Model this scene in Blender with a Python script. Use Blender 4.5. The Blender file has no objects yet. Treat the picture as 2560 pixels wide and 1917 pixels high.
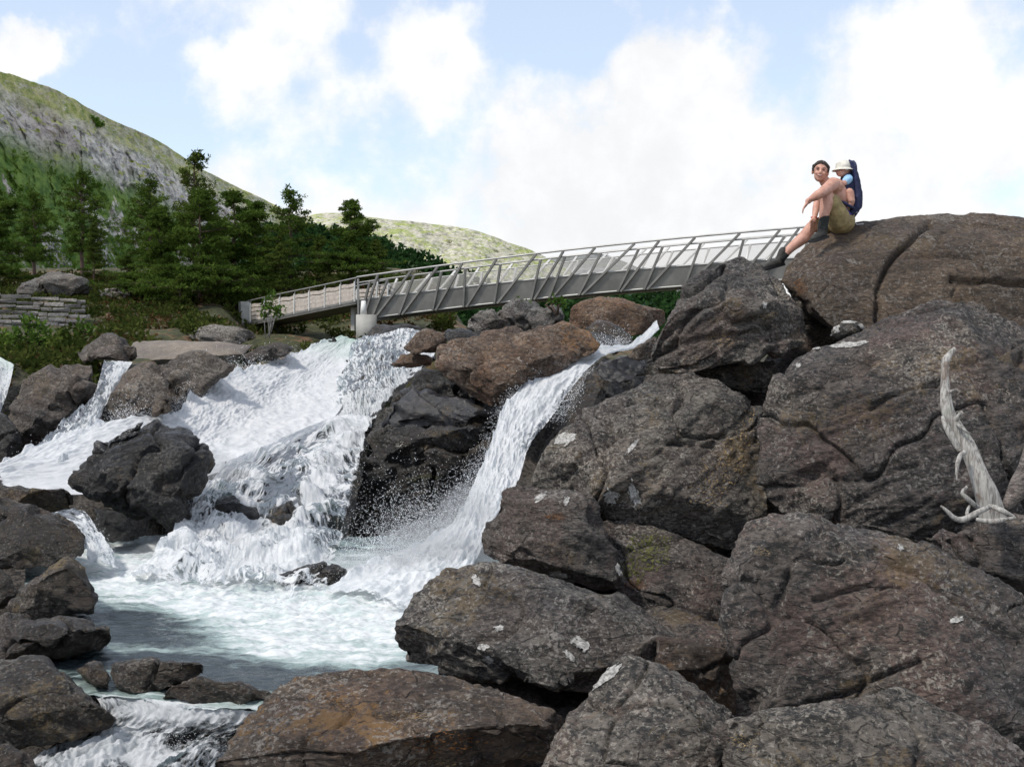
import bpy, bmesh, math, random
import numpy as np
from mathutils import Vector, Matrix
from mathutils.bvhtree import BVHTree

random.seed(7)
RNG = np.random.default_rng(7)
sc = bpy.context.scene
col = sc.collection

# ------------------------------------------------------------------ camera
F, CX, HY = 2745.0, 1280.0, 880.0          # focal length, centre column and eye-level row of the photograph (px of 2560)
EYE = 4.0                                  # eye height above datum; the lower pool lies 3.5 m below the eye
cam = bpy.data.cameras.new("camera")
cam.sensor_width = 36.0
cam.lens = F / 2560.0 * 36.0
cam.shift_y = -(958.5 - HY) / 2560.0
cam.clip_start = 0.1
cam.clip_end = 30000
camo = bpy.data.objects.new("camera", cam)
camo.location = (0, 0, EYE)
camo.rotation_euler = (math.pi / 2, 0, 0)
col.objects.link(camo)
sc.camera = camo

def P(x, y, d):
    return Vector(((x - CX) / F * d, d, EYE + (HY - y) / F * d))

# ------------------------------------------------------------------ world, sun, exposure
SUN_EL, SUN_AZ = math.radians(54), math.radians(236)   # azimuth clockwise from +Y
world = bpy.data.worlds.new("World")
sc.world = world
world.use_nodes = True

class NT:
    """small helper to write node trees"""
    def __init__(s, tree):
        s.t = tree; s.t.nodes.clear()
    def n(s, typ, ins=None, **props):
        nd = s.t.nodes.new(typ)
        for k, v in props.items(): setattr(nd, k, v)
        for k, v in (ins or {}).items():
            sock = nd.inputs[k]
            if isinstance(v, bpy.types.NodeSocket): s.t.links.new(v, sock)
            elif isinstance(v, bpy.types.Node): s.t.links.new(v.outputs[0], sock)
            else: sock.default_value = v
        return nd
    def math(s, op, a, b=0.0, c=0.0, clamp=False):
        return s.n('ShaderNodeMath', {0: a, 1: b, 2: c}, operation=op, use_clamp=clamp).outputs[0]
    def mix(s, f, a, b, blend='MIX'):
        nd = s.n('ShaderNodeMix', data_type='RGBA', blend_type=blend)
        for sock, v in ((nd.inputs[0], f), (nd.inputs[6], a), (nd.inputs[7], b)):
            if isinstance(v, bpy.types.NodeSocket): s.t.links.new(v, sock)
            else: sock.default_value = v if not isinstance(v, tuple) or len(v) == 4 else (*v, 1)
        return nd.outputs[2]
    def noise(s, vec, scale, detail=4, rough=0.55, dist=0.0):
        return s.n('ShaderNodeTexNoise', {'Vector': vec, 'Scale': scale, 'Detail': detail, 'Roughness': rough, 'Distortion': dist}).outputs['Fac']
    def ramp(s, v, lo, hi, a=0.0, b=1.0, smooth=True):
        nd = s.n('ShaderNodeMapRange', {'Value': v, 'From Min': lo, 'From Max': hi, 'To Min': a, 'To Max': b})
        nd.interpolation_type = 'SMOOTHSTEP' if smooth else 'LINEAR'
        nd.clamp = True
        return nd.outputs[0]
    def vmul(s, vec, v3):
        return s.n('ShaderNodeVectorMath', {0: vec, 1: v3}, operation='MULTIPLY').outputs[0]

w = NT(world.node_tree)
sky = w.n('ShaderNodeTexSky', sky_type='NISHITA', sun_disc=False)
sky.sun_elevation = SUN_EL; sky.sun_rotation = SUN_AZ
sky.air_density = 1.0; sky.dust_density = 0.8; sky.ozone_density = 1.2
dirv = w.n('ShaderNodeTexCoord').outputs['Generated']
sepd = w.n('ShaderNodeSeparateXYZ', {0: dirv}).outputs
# flatten the clouds towards the horizon as real cloud layers are
elev = w.math('ADD', w.math('MAXIMUM', sepd[2], 0.0), 0.16)
cxv = w.math('DIVIDE', sepd[0], elev); cyv = w.math('DIVIDE', sepd[1], elev)
cvec = w.n('ShaderNodeCombineXYZ', {0: cxv, 1: cyv, 2: 0.0}).outputs[0]
n1 = w.noise(cvec, 0.8, 8, 0.6, 0.3)
n2 = w.noise(dirv, 7.0, 7, 0.58, 0.2)
n3 = w.noise(dirv, 19.0, 8, 0.6, 0.1)
base_n = w.math('ADD', w.math('ADD', w.math('MULTIPLY', n1, 0.22), w.math('MULTIPLY', n2, 0.55)), w.math('MULTIPLY', n3, 0.23))
wcol = w.n('ShaderNodeTexNoise', {'Vector': dirv, 'Scale': 5.0, 'Detail': 6, 'Roughness': .62}).outputs['Color']
dirw = w.n('ShaderNodeVectorMath', {0: w.n('ShaderNodeVectorMath', {0: dirv, 1: w.n('ShaderNodeVectorMath', {0: w.vmul(wcol, (.20, .20, .20)), 1: (-.10, -.10, -.10)}, operation='ADD').outputs[0]}, operation='ADD').outputs[0]}, operation='NORMALIZE').outputs[0]
def blob(x, y, rad, amp):
    v = (P(x, y, 1.0) - Vector((0, 0, EYE))).normalized()
    dt = w.n('ShaderNodeVectorMath', {0: dirw, 1: tuple(v)}, operation='DOT_PRODUCT').outputs['Value']
    return w.ramp(dt, math.cos(rad / F), 1.0, 0.0, amp)
acc = w.math('ADD', w.math('MULTIPLY', w.math('SUBTRACT', base_n, 0.5), 1.7), 0.44)
for x, y, r, a in ((2050, 500, 540, .19), (1560, 330, 400, .20), (1650, 130, 190, .10), (2430, 210, 260, .20), (1080, 130, 170, .17), (1300, 620, 420, .12),
                   (620, 220, 150, .16), (700, 5, 250, .17), (360, 60, 110, .09), (10, 150, 110, .26), (900, 480, 300, .08), (1420, 40, 160, -.08),
                   (1330, 0, 240, -.08), (1750, 20, 220, -.07), (1900, 110, 260, -.10), (2080, 60, 200, -.08), (300, 330, 260, -.05)):
    acc = w.math('ADD', acc, blob(x, y, r, a))
horiz = w.ramp(sepd[2], 0.0, 0.20, 0.26, 0.0)
acc = w.math('ADD', acc, horiz)
mask = w.ramp(acc, 0.40, 0.66)
shade = w.noise(dirv, 4.0, 5, 0.6)
cloudcol = w.mix(w.ramp(w.math('ADD', w.math('MULTIPLY', shade, .6), w.math('MULTIPLY', n3, .4)), 0.38, 0.60), (7.3, 7.4, 7.55), (8.5, 8.5, 8.5))
bright = w.n('ShaderNodeVectorMath', {0: sky.outputs[0], 1: (1.48, 1.62, 1.74)}, operation='MULTIPLY').outputs[0]
thin = w.mix(0.44, bright, (8.0, 8.2, 8.4))
skyc = w.mix(mask, thin, cloudcol)
bg = w.n('ShaderNodeBackground', {'Color': skyc, 'Strength': 0.1})
w.n('ShaderNodeOutputWorld', {'Surface': bg})

sun = bpy.data.lights.new("sun", 'SUN')
sun.energy = 2.6; sun.angle = math.radians(7); sun.color = (1.0, 0.95, 0.87)
suno = bpy.data.objects.new("sun", sun)
sd = Vector((math.sin(SUN_AZ) * math.cos(SUN_EL), math.cos(SUN_AZ) * math.cos(SUN_EL), math.sin(SUN_EL)))
suno.rotation_euler = sd.to_track_quat('Z', 'Y').to_euler()
suno.location = (0, -20, 60)
col.objects.link(suno)

vs = sc.view_settings
vs.view_transform = 'Standard'; vs.look = 'None'; vs.exposure = 0.32; vs.gamma = 1.0; vs.use_curve_mapping = False
sc.cycles.max_bounces = 6; sc.cycles.diffuse_bounces = 3; sc.cycles.glossy_bounces = 2
sc.cycles.transparent_max_bounces = 12; sc.cycles.transmission_bounces = 2
sc.cycles.caustics_reflective = False; sc.cycles.caustics_refractive = False
sc.cycles.sample_clamp_indirect = 4.0

# ------------------------------------------------------------------ numpy noise
_perm = np.random.default_rng(3).permutation(256); _perm = np.concatenate([_perm, _perm, _perm])
_grad = np.random.default_rng(5).normal(size=(256, 3)); _grad /= np.linalg.norm(_grad, axis=1)[:, None]
_grad = _grad.astype(np.float32)
def perlin(p):
    p = np.asarray(p, np.float32)
    i = np.floor(p).astype(np.int32); f = p - i; i &= 255
    u = f * f * f * (f * (f * 6 - 15) + 10)
    out = 0
    for dx in (0, 1):
        wx = u[:, 0] if dx else 1 - u[:, 0]
        for dy in (0, 1):
            wy = u[:, 1] if dy else 1 - u[:, 1]
            for dz in (0, 1):
                wz = u[:, 2] if dz else 1 - u[:, 2]
                h = _perm[_perm[_perm[i[:, 0] + dx] + i[:, 1] + dy] + i[:, 2] + dz]
                g = _grad[h]
                out = out + wx * wy * wz * (g[:, 0] * (f[:, 0] - dx) + g[:, 1] * (f[:, 1] - dy) + g[:, 2] * (f[:, 2] - dz))
    return out * 1.4
def fbm(p, oct=4, gain=0.5, ridged=False):
    p = np.asarray(p, np.float32); a, s, fr = 1.0, 0.0, 1.0
    for k in range(oct):
        n = perlin(p * fr + 17.3 * k)
        s = s + a * ((1 - 2 * np.abs(n)) if ridged else n)
        a *= gain; fr *= 2.03
    return s

# ------------------------------------------------------------------ mesh helpers
def mesh_np(name, verts, faces, smooth=True):
    """faces: (n,3) or (n,4) int array, or list of lists"""
    me = bpy.data.meshes.new(name)
    verts = np.asarray(verts, np.float32)
    if isinstance(faces, np.ndarray):
        k = faces.shape[1]
        me.vertices.add(len(verts)); me.vertices.foreach_set('co', verts.ravel())
        me.loops.add(faces.size); me.loops.foreach_set('vertex_index', faces.astype(np.int32).ravel())
        me.polygons.add(len(faces))
        me.polygons.foreach_set('loop_start', np.arange(0, faces.size, k, dtype=np.int32))
        me.update(calc_edges=True)
    else:
        me.from_pydata([tuple(v) for v in verts], [], faces)
    if smooth: me.polygons.foreach_set('use_smooth', np.ones(len(me.polygons), bool))
    return me
def link(name, me, mat=None, parent=None, loc=None):
    o = bpy.data.objects.new(name, me); col.objects.link(o)
    if me is not None and mat is not None and len(me.materials) == 0: me.materials.append(mat)
    if parent is not None:
        o.parent = parent
    if loc is not None: o.location = loc
    return o
def tag(o, label=None, cat=None, group=None, kind=None):
    if label: o['label'] = label
    if cat: o['category'] = cat
    if group: o['group'] = group
    if kind: o['kind'] = kind
    return o
def empty(name, loc, label=None, cat=None, group=None):
    o = bpy.data.objects.new(name, None); o.empty_display_size = 0.2
    col.objects.link(o); o.location = loc
    return tag(o, label, cat, group)
def rebase(me, loc):
    me.transform(Matrix.Translation(-Vector(loc)))

class MB:
    """collects shapes into one mesh (world coordinates)"""
    def __init__(s): s.v = []; s.f = []
    def add(s, vs, fs):
        b = len(s.v); s.v += [tuple(v) for v in vs]; s.f += [[i + b for i in f] for f in fs]; return s
    def tube(s, pts, radii, n=8, cap=True, jit=0.0):
        pts = [Vector(p) for p in pts]
        if not hasattr(radii, '__len__'): radii = [radii] * len(pts)
        rings = []; up = Vector((0.13, 0.29, 0.95))
        pr = list(zip(pts, radii))
        if cap:   # rounded ends
            t0 = (pts[0] - pts[1]).normalized(); t1 = (pts[-1] - pts[-2]).normalized()
            pr = [(pts[0] + t0 * radii[0], radii[0] * .15), (pts[0] + t0 * radii[0] * .7, radii[0] * .7)] + pr + \
                 [(pts[-1] + t1 * radii[-1] * .7, radii[-1] * .7), (pts[-1] + t1 * radii[-1], radii[-1] * .15)]
        x = None
        for k, (p, r) in enumerate(pr):
            a = pr[max(0, k - 1)][0]; b = pr[min(len(pr) - 1, k + 1)][0]
            t = (b - a).normalized()
            if x is None: x = t.cross(up).normalized()
            x = (x - t * x.dot(t)).normalized(); y = t.cross(x)
            rings.append([p + (x * math.cos(2 * math.pi * j / n) + y * math.sin(2 * math.pi * j / n)) * r * (1 + random.uniform(-jit, jit)) for j in range(n)])
        vs = [v for r in rings for v in r]; fs = []
        for k in range(len(rings) - 1):
            for j in range(n):
                fs.append([k * n + j, k * n + (j + 1) % n, (k + 1) * n + (j + 1) % n, (k + 1) * n + j])
        fs.append(list(range(n))[::-1]); m = (len(rings) - 1) * n; fs.append([m + j for j in range(n)])
        return s.add(vs, fs)
    def bar(s, a, b, w, h, up=Vector((0, 0, 1))):
        """rectangular bar from a to b, w across, h along up"""
        a, b = Vector(a), Vector(b); t = (b - a).normalized()
        x = t.cross(up).normalized(); y = x.cross(t).normalized()
        vs = [p + x * (w / 2 * i) + y * (h / 2 * j) for p in (a, b) for i, j in ((-1, -1), (1, -1), (1, 1), (-1, 1))]
        return s.add(vs, [[0, 1, 2, 3][::-1], [4, 5, 6, 7], [0, 1, 5, 4], [1, 2, 6, 5], [2, 3, 7, 6], [3, 0, 4, 7]])
    def ell(s, c, r, n=12, m=8, rot=None):
        vs = []; fs = []
        for i in range(m + 1):
            ph = math.pi * i / m
            for j in range(n):
                th = 2 * math.pi * j / n
                v = Vector((r[0] * math.sin(ph) * math.cos(th), r[1] * math.sin(ph) * math.sin(th), r[2] * math.cos(ph)))
                if i in (0, m): v += Vector((0.001 * math.cos(th), 0.001 * math.sin(th), 0))
                if rot is not None: v = rot @ v
                vs.append(Vector(c) + v)
        for i in range(m):
            for j in range(n):
                fs.append([i * n + j, (i + 1) * n + j, (i + 1) * n + (j + 1) % n, i * n + (j + 1) % n])
        fs.append(list(range(n))); fs.append([m * n + j for j in range(n)][::-1])
        return s.add(vs, fs)
    def mesh(s, name, smooth=False):
        me = bpy.data.meshes.new(name); me.from_pydata(s.v, [], s.f); me.update()
        if smooth: me.polygons.foreach_set('use_smooth', np.ones(len(me.polygons), bool))
        return me
    def build(s, name, mat, parent=None, smooth=False):
        me = s.mesh(name, smooth)
        if parent is not None: rebase(me, parent.matrix_world.translation if False else world_loc(parent))
        return link(name, me, mat, parent)
def world_loc(o):
    l = Vector((0, 0, 0))
    while o is not None: l += o.location; o = o.parent
    return l

def hull_mesh(hulls):
    bm = bmesh.new()
    for pts in hulls:
        vs = [bm.verts.new(p) for p in pts]
        r = bmesh.ops.convex_hull(bm, input=vs, use_existing_faces=False)
        junk = [g for g in r['geom_interior'] + r['geom_unused'] if isinstance(g, bmesh.types.BMVert) and g.is_valid]
        if junk: bmesh.ops.delete(bm, geom=list(set(junk)), context='VERTS')
    bmesh.ops.recalc_face_normals(bm, faces=bm.faces)
    me = bpy.data.meshes.new('tmp'); bm.to_mesh(me); bm.free()
    return me
def remesh(me, vox):
    o = bpy.data.objects.new('tmp', me); col.objects.link(o)
    m = o.modifiers.new('r', 'REMESH'); m.mode = 'VOXEL'; m.voxel_size = vox; m.adaptivity = 0
    dg = bpy.context.evaluated_depsgraph_get()
    ev = o.evaluated_get(dg); em = ev.to_mesh()
    v = np.empty(len(em.vertices) * 3, np.float32); em.vertices.foreach_get('co', v); v = v.reshape(-1, 3)
    lp = np.empty(len(em.loops), np.int32); em.loops.foreach_get('vertex_index', lp)
    f = lp.reshape(-1, 4)
    ev.to_mesh_clear(); bpy.data.objects.remove(o); bpy.data.meshes.remove(me)
    return v, f
def relax(v, f, it):
    a = np.concatenate([f[:, 0], f[:, 1], f[:, 2], f[:, 3]]); b = np.concatenate([f[:, 1], f[:, 2], f[:, 3], f[:, 0]])
    n = len(v); cnt = np.bincount(a, minlength=n) + np.bincount(b, minlength=n)
    for _ in range(it):
        s = np.stack([np.bincount(a, v[b, k], n) + np.bincount(b, v[a, k], n) for k in range(3)], 1) / cnt[:, None]
        v = 0.4 * v + 0.6 * s
    return v.astype(np.float32)
def normals(v, f):
    fn = np.cross(v[f[:, 2]] - v[f[:, 0]], v[f[:, 3 if f.shape[1] == 4 else 1]] - v[f[:, 1 if f.shape[1] == 4 else 0]])
    if f.shape[1] == 3: fn = -fn
    n = np.zeros_like(v)
    for k in range(f.shape[1]):
        for c in range(3): n[:, c] += np.bincount(f[:, k], fn[:, c], len(v))
    return n / (np.linalg.norm(n, axis=1)[:, None] + 1e-9)

# ------------------------------------------------------------------ materials
def new_mat(name):
    m = bpy.data.materials.new(name); m.use_nodes = True
    return m, NT(m.node_tree)
def simple(name, c, rough=0.6, metal=0.0, var=0.15, vs=6.0, bump=0.0):
    m, t = new_mat(name)
    pos = t.n('ShaderNodeNewGeometry').outputs['Position']
    nz = t.noise(pos, vs, 5, 0.6)
    a = tuple(x * (1 - var) for x in c); b = tuple(min(1, x * (1 + var)) for x in c)
    cc = t.mix(t.ramp(nz, .3, .7), a, b)
    ins = {'Base Color': cc, 'Roughness': rough, 'Metallic': metal}
    if bump: ins['Normal'] = t.n('ShaderNodeBump', {'Height': t.noise(pos, vs * 6, 4), 'Strength': bump, 'Distance': 0.02})
    b = t.n('ShaderNodeBsdfPrincipled', ins)
    t.n('ShaderNodeOutputMaterial', {'Surface': b})
    return m

def rock_mat(name, scale=1.0, dark=(.015, .014, .013), mid=(.142, .127, .110), red=(.15, .10, .082), pale=(.37, .345, .305), ochre=(.21, .145, .06),
             red_amt=.5, pale_amt=.6, ochre_amt=.35, rough=.85, bed=(0.45, 0.2, 0.87), bump=0.8, white_amt=.5, wetsheen=0.0, contrast=1.35):
    m, t = new_mat(name)
    pos = t.n('ShaderNodeNewGeometry').outputs['Position']
    def off(v): return t.n('ShaderNodeVectorMath', {0: pos, 1: v}, operation='ADD').outputs[0]
    # grain follows the bedding: coordinates squeezed across the layers
    mp = t.n('ShaderNodeMapping', {'Vector': pos, 'Rotation': (bed[0], bed[1], bed[2]), 'Scale': (1.0, 1.0, 2.4)}).outputs[0]
    big = t.noise(pos, .9 * scale, 4, .55, .5)
    medn = t.noise(mp, 6 * scale, 8, .72, .4)
    fine = t.noise(mp, 26 * scale, 8, .78, .3)
    grain = t.math('ADD', t.math('MULTIPLY', medn, .45), t.math('MULTIPLY', fine, .55))
    k = .085 / contrast
    c = t.mix(t.ramp(grain, .5 - k, .5 + k), dark, mid)
    # pinkish brown crust broken up by the grain
    rn = t.math('ADD', t.math('MULTIPLY', t.noise(off((13, 5, 2)), 1.7 * scale, 5, .6), .62), t.math('MULTIPLY', t.noise(off((7, 1, 9)), 30 * scale, 6, .75), .38))
    c = t.mix(t.math('MULTIPLY', t.ramp(rn, .49, .56), red_amt), c, t.mix(t.ramp(fine, .42, .58), tuple(x * .38 for x in red), red))
    on = t.math('ADD', t.math('MULTIPLY', t.noise(off((3, 31, 8)), 1.5 * scale, 5, .6), .6), t.math('MULTIPLY', t.noise(off((2, 3, 1)), 24 * scale, 6, .75), .4))
    c = t.mix(t.math('MULTIPLY', t.ramp(on, .555, .60), ochre_amt), c, ochre)
    # pale crusty lichen flecks with ragged outlines
    fl = t.math('ADD', t.math('MULTIPLY', t.noise(off((51, 3, 7)), 36 * scale, 5, .66), .7), t.math('MULTIPLY', t.noise(off((4, 8, 60)), 2.2 * scale, 4, .55), .3))
    c = t.mix(t.math('MULTIPLY', t.ramp(fl, .545, .575), pale_amt), c, t.mix(t.ramp(fine, .4, .6), tuple(x * .6 for x in pale), pale))
    fl2 = t.math('ADD', t.math('MULTIPLY', t.noise(off((21, 73, 7)), 6.5 * scale, 7, .66, .4), .75), t.math('MULTIPLY', t.noise(off((9, 4, 33)), 55 * scale, 3, .6), .25))
    c = t.mix(t.math('MULTIPLY', t.ramp(fl2, .625, .65), white_amt), c, tuple(min(.6, x * 1.2) for x in pale))
    # dark pits
    pit = t.ramp(t.noise(off((90, 40, 20)), 44 * scale, 5, .7), .40, .33)
    c = t.mix(t.math('MULTIPLY', pit, .75), c, tuple(x * .4 for x in dark))
    c = t.mix(t.ramp(big, .3, .7), t.mix(1.0, c, (.70, .70, .73), 'MULTIPLY'), t.mix(1.0, c, (1.22, 1.17, 1.10), 'MULTIPLY'))
    fis = t.n('ShaderNodeTexVoronoi', {'Vector': t.n('ShaderNodeVectorMath', {0: mp, 1: t.vmul(t.n('ShaderNodeTexNoise', {'Vector': pos, 'Scale': 5 * scale, 'Detail': 4}).outputs['Color'], (.3 / scale,) * 3)}, operation='ADD').outputs[0], 'Scale': 3.0 * scale, 'Randomness': 1.0}, feature='DISTANCE_TO_EDGE').outputs['Distance']
    fiss = t.math('MULTIPLY', t.ramp(fis, .0, .03, 1.0, 0.0), t.ramp(medn, .48, .58))
    c = t.mix(t.math('MULTIPLY', fiss, .8), c, tuple(x * .25 for x in dark))
    h = t.math('ADD', t.math('MULTIPLY', medn, .9), t.math('ADD', t.math('MULTIPLY', fine, .55), t.math('MULTIPLY', fiss, -.5)))
    bmp = t.n('ShaderNodeBump', {'Height': h, 'Strength': bump, 'Distance': .07 / scale})
    ins = {'Base Color': c, 'Roughness': rough, 'Normal': bmp}
    if wetsheen:
        ins['Roughness'] = t.ramp(t.noise(pos, 1.3 * scale, 4), .35, .65, rough, min(1, rough + wetsheen))
    bs = t.n('ShaderNodeBsdfPrincipled', ins)
    t.n('ShaderNodeOutputMaterial', {'Surface': bs})
    return m

M = {}
M['near'] = rock_mat('lichen_rock_near', 1.0)
M['near_red'] = rock_mat('lichen_rock_reddish', 1.0, mid=(.122, .103, .089), red=(.165, .108, .09), red_amt=.6, bed=(.2, .6, .3))
M['near_grey'] = rock_mat('lichen_rock_grey', 1.0, mid=(.152, .138, .119), red_amt=.3, bed=(.9, .3, .2), pale_amt=.7)
M['near_brown'] = rock_mat('bare_brown_rock', .9, dark=(.035, .026, .02), mid=(.125, .092, .066), red=(.15, .09, .06), ochre=(.25, .135, .04), ochre_amt=.6, red_amt=.5, bed=(.1, .2, .1))
M['top_brown'] = rock_mat('weathered_brown_rock', .85, dark=(.045, .033, .023), mid=(.135, .098, .068), red=(.13, .086, .062), pale=(.3, .28, .25), red_amt=.5, pale_amt=.55, bed=(.05, .12, .0))
M['mid_brown'] = rock_mat('rusty_boulder_rock', .42, dark=(.042, .026, .018), mid=(.15, .10, .066), red=(.19, .10, .055), ochre=(.24, .125, .05), ochre_amt=.6, red_amt=.6, pale_amt=.35)
M['mid_grey'] = rock_mat('grey_river_rock', .38, dark=(.05, .043, .037), mid=(.15, .13, .112), red=(.15, .10, .07), red_amt=.4, ochre_amt=.3, pale_amt=.4)
M['pile_grey'] = rock_mat('pale_rubble_rock', .55, dark=(.05, .045, .04), mid=(.19, .175, .155), pale=(.38, .37, .34), pale_amt=.8, red_amt=.2)
M['sand_slab'] = rock_mat('beige_slab_rock', .6, dark=(.14, .12, .10), mid=(.21, .185, .155), red_amt=.2, pale_amt=.15, ochre_amt=.1, white_amt=0, bump=.35)
M['wet'] = rock_mat('wet_black_rock', .5, dark=(.008, .008, .008), mid=(.034, .032, .03), red=(.045, .03, .02), ochre=(.16, .105, .045), ochre_amt=.45, pale_amt=.25, red_amt=.5, rough=.24, wetsheen=.35, white_amt=.1)
M['wet_slab'] = rock_mat('wet_slab_rock', .5, dark=(.011, .011, .012), mid=(.028, .028, .03), red_amt=.15, ochre_amt=.1, pale_amt=.05, rough=.18, wetsheen=.2, white_amt=.0, bump=.4)
M['wet_brown'] = rock_mat('damp_brown_rock', .7, dark=(.011, .009, .0075), mid=(.050, .039, .028), red=(.070, .041, .027), ochre=(.18, .13, .055), ochre_amt=.5, red_amt=.5, rough=.42, wetsheen=.35, pale_amt=.3)
M['lichen_white'] = simple('white_lichen', (.36, .345, .32), .9, var=.5, vs=45, bump=.6)
M['lichen_ochre'] = simple('ochre_lichen', (.22, .155, .075), .9, var=.4, vs=50, bump=.4)
M['lichen_rust'] = simple('rust_lichen', (.20, .085, .025), .9, var=.4, vs=50, bump=.4)
M['moss'] = simple('moss_green', (.075, .075, .022), .95, var=.5, vs=25, bump=.6)

# ------------------------------------------------------------------ boulders
BVH = {}
ROCKS = {}
def rock(key, label, outline, d, thick=1.0, bulge=0.35, tilt=0.35, mat='near', name='boulder', cat='boulder', ridge=(), vox=None, smooth=4,
         amp=1.0, extra=(), seed=0, group=None, crack=1.0, strata=1.0, bed=(0.45, 0.3, 0.84), kind=None, facets=20, chis=.065, grow=1.02, grooves=()):
    rnd = random.Random(hash(key) % 1000 if False else sum(ord(c) for c in key) + seed)
    ys = [p[1] for p in outline]; xs = [p[0] for p in outline]
    cx, cy = sum(xs) / len(xs), sum(ys) / len(ys)
    outline = [(cx + (p[0] - cx) * grow, cy + (p[1] - cy) * grow, *p[2:]) for p in outline]
    def dep(x, y): return d + tilt * (cy - y) / F * d
    pts = []
    for p in outline:
        dd = p[2] if len(p) > 2 else 0.0
        pts.append(P(p[0], p[1], dep(p[0], p[1]) + dd))
    for p in outline:                                   # front ring
        k = rnd.uniform(.5, .72); x, y = cx + (p[0] - cx) * k, cy + (p[1] - cy) * k
        pts.append(P(x, y, dep(x, y) - bulge * rnd.uniform(.65, 1.1)))
    for p in outline:                                   # back ring
        k = rnd.uniform(.6, .85); x, y = cx + (p[0] - cx) * k, cy + (p[1] - cy) * k
        pts.append(P(x, y, dep(x, y) + thick * rnd.uniform(.7, 1.05)))
    for p in ridge: pts.append(P(p[0], p[1], dep(p[0], p[1]) + p[2]))
    hulls = [pts] + [[P(*q) for q in h] for h in extra]
    me = hull_mesh(hulls)
    vx = vox or d * 0.0025
    v, f = remesh(me, vx)
    v = relax(v, f, smooth)
    n = normals(v, f)
    sz = d / 9.0
    # chisel flat facets and sharp arrises
    rg = np.random.default_rng(sum(ord(c) for c in key) * 7 + seed)
    ext = float(np.linalg.norm(v.max(0) - v.min(0)))
    nd = rg.normal(size=(facets, 3)); nd[:, 1] = -(np.abs(nd[:, 1]) * .8 + 1.0); nd /= np.linalg.norm(nd, axis=1)[:, None]
    for nn in nd:
        s_ = v @ nn
        dist = s_ - (s_.max() - ext * chis * rg.uniform(.1, 1.0))
        sel = dist > 0
        v[sel] -= nn[None] * dist[sel][:, None]
    v = relax(v.astype(np.float32), f, 1)
    n = normals(v, f)
    p = v + rnd.uniform(0, 50)
    q = p / sz
    disp = .020 * fbm(q * 1.1, 3) + .012 * fbm(q * 3.4, 4, .6) - .012 * fbm(q * 5.0, 3, .6, ridged=True)
    bd = np.array(bed, np.float32); bd /= np.linalg.norm(bd)
    al = q @ bd
    st = al * 2.3 + .9 * fbm(q * .8 + 3, 3) + .15 * fbm(q * 4, 2)
    fr = st - np.floor(st)
    disp += strata * .085 * (np.minimum(fr / .9, (1 - fr) / .1) - .5) * np.clip(fbm(q * .9 + 11, 2) * 2.0 + .25, 0, 1)   # broken ledges
    qq = q + np.outer(al, bd) * 4.0                      # squeezed across the bedding
    disp += strata * .026 * fbm(qq * 1.8, 5, .6)
    cr = perlin(q * .9 + .25 * np.stack([perlin(q * 2.5), perlin(q * 2.5 + 9), perlin(q * 2.5 + 4)], 1))
    disp -= crack * .07 * np.exp(-(cr / .022) ** 2)
    disp += .010 * fbm(q * 14.0, 2)
    if grooves:                                          # joints and cracks that run across the boulder
        vx_, vy_ = CX + v[:, 0] / v[:, 1] * F, HY - (v[:, 2] - EYE) / v[:, 1] * F
        wig = 9 * fbm(q * 2.2 + 5, 3)
        for gw, gd, *line in grooves:
            best = np.full(len(v), 1e9)
            for (xa, ya), (xb, yb) in zip(line[:-1], line[1:]):
                ux, uy = xb - xa, yb - ya
                tt = np.clip(((vx_ - xa) * ux + (vy_ - ya) * uy) / (ux * ux + uy * uy), 0, 1)
                best = np.minimum(best, np.hypot(vx_ - xa - tt * ux + wig, vy_ - ya - tt * uy + wig))
            disp -= gd / (sz * amp) * np.exp(-(best / gw) ** 2) * (n[:, 1] < .3)
    v = v + n * (disp * sz * amp)[:, None]
    lo = v.min(0); hi = v.max(0)
    loc = Vector(((lo[0] + hi[0]) / 2, (lo[1] + hi[1]) / 2, lo[2]))
    mesh = mesh_np(name, v - np.array(loc, np.float32), f)
    o = link(name, mesh, M[mat], None, loc)
    if kind: tag(o, kind=kind)
    else: tag(o, label, cat, group)
    BVH[key] = (v, f); ROCKS[key] = o
    return o
# ------------------------------------------------------------------ ground, valley and hills
def smooth01(a, b, x):
    t = np.clip((x - a) / (b - a), 0, 1); return t * t * (3 - 2 * t)
RAMPHOLE = True
ZL = ([0, 8, 20, 27, 33, 37, 42, 50, 60, 72, 90, 130, 220, 500, 4000], [-4.6, -4.7, -4.4, -3.2, -1.6, -0.5, 0.05, 1.05, 2.5, 4.3, 6.6, 9.5, 11, 8, -30])
ZR = ([0, 4, 8, 12, 16, 20, 26, 32, 38, 46, 55, 90, 150, 500, 4000], [-4.4, -4.6, -4.8, -4.8, -4.8, -4.2, -2.6, -0.8, -0.2, 0.2, 0.6, -4.0, -10, -20, -30])
def ground_z(X, Y):
    px = CX + X / np.maximum(Y, .5) * F
    wt = smooth01(1020, 1330, px)
    zl = np.interp(Y, *ZL); zr = np.interp(Y, *ZR)
    z = zl * (1 - wt) + zr * wt
    near = smooth01(6, 1.5, Y)
    chan = smooth01(380, 470, px) * smooth01(1180, 1080, px) * smooth01(47, 43.5, Y) * smooth01(18, 24, Y)   # the river bed
    lowl = smooth01(430, 300, px) * smooth01(36, 32, Y) * smooth01(18, 24, Y)
    hole = smooth01(540, 620, px) * smooth01(960, 880, px) * smooth01(44, 48, Y) * smooth01(70, 63, Y)
    return EYE + z - 1.15 * hole - 0.3 * near - 3.2 * chan - 1.6 * lowl
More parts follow.
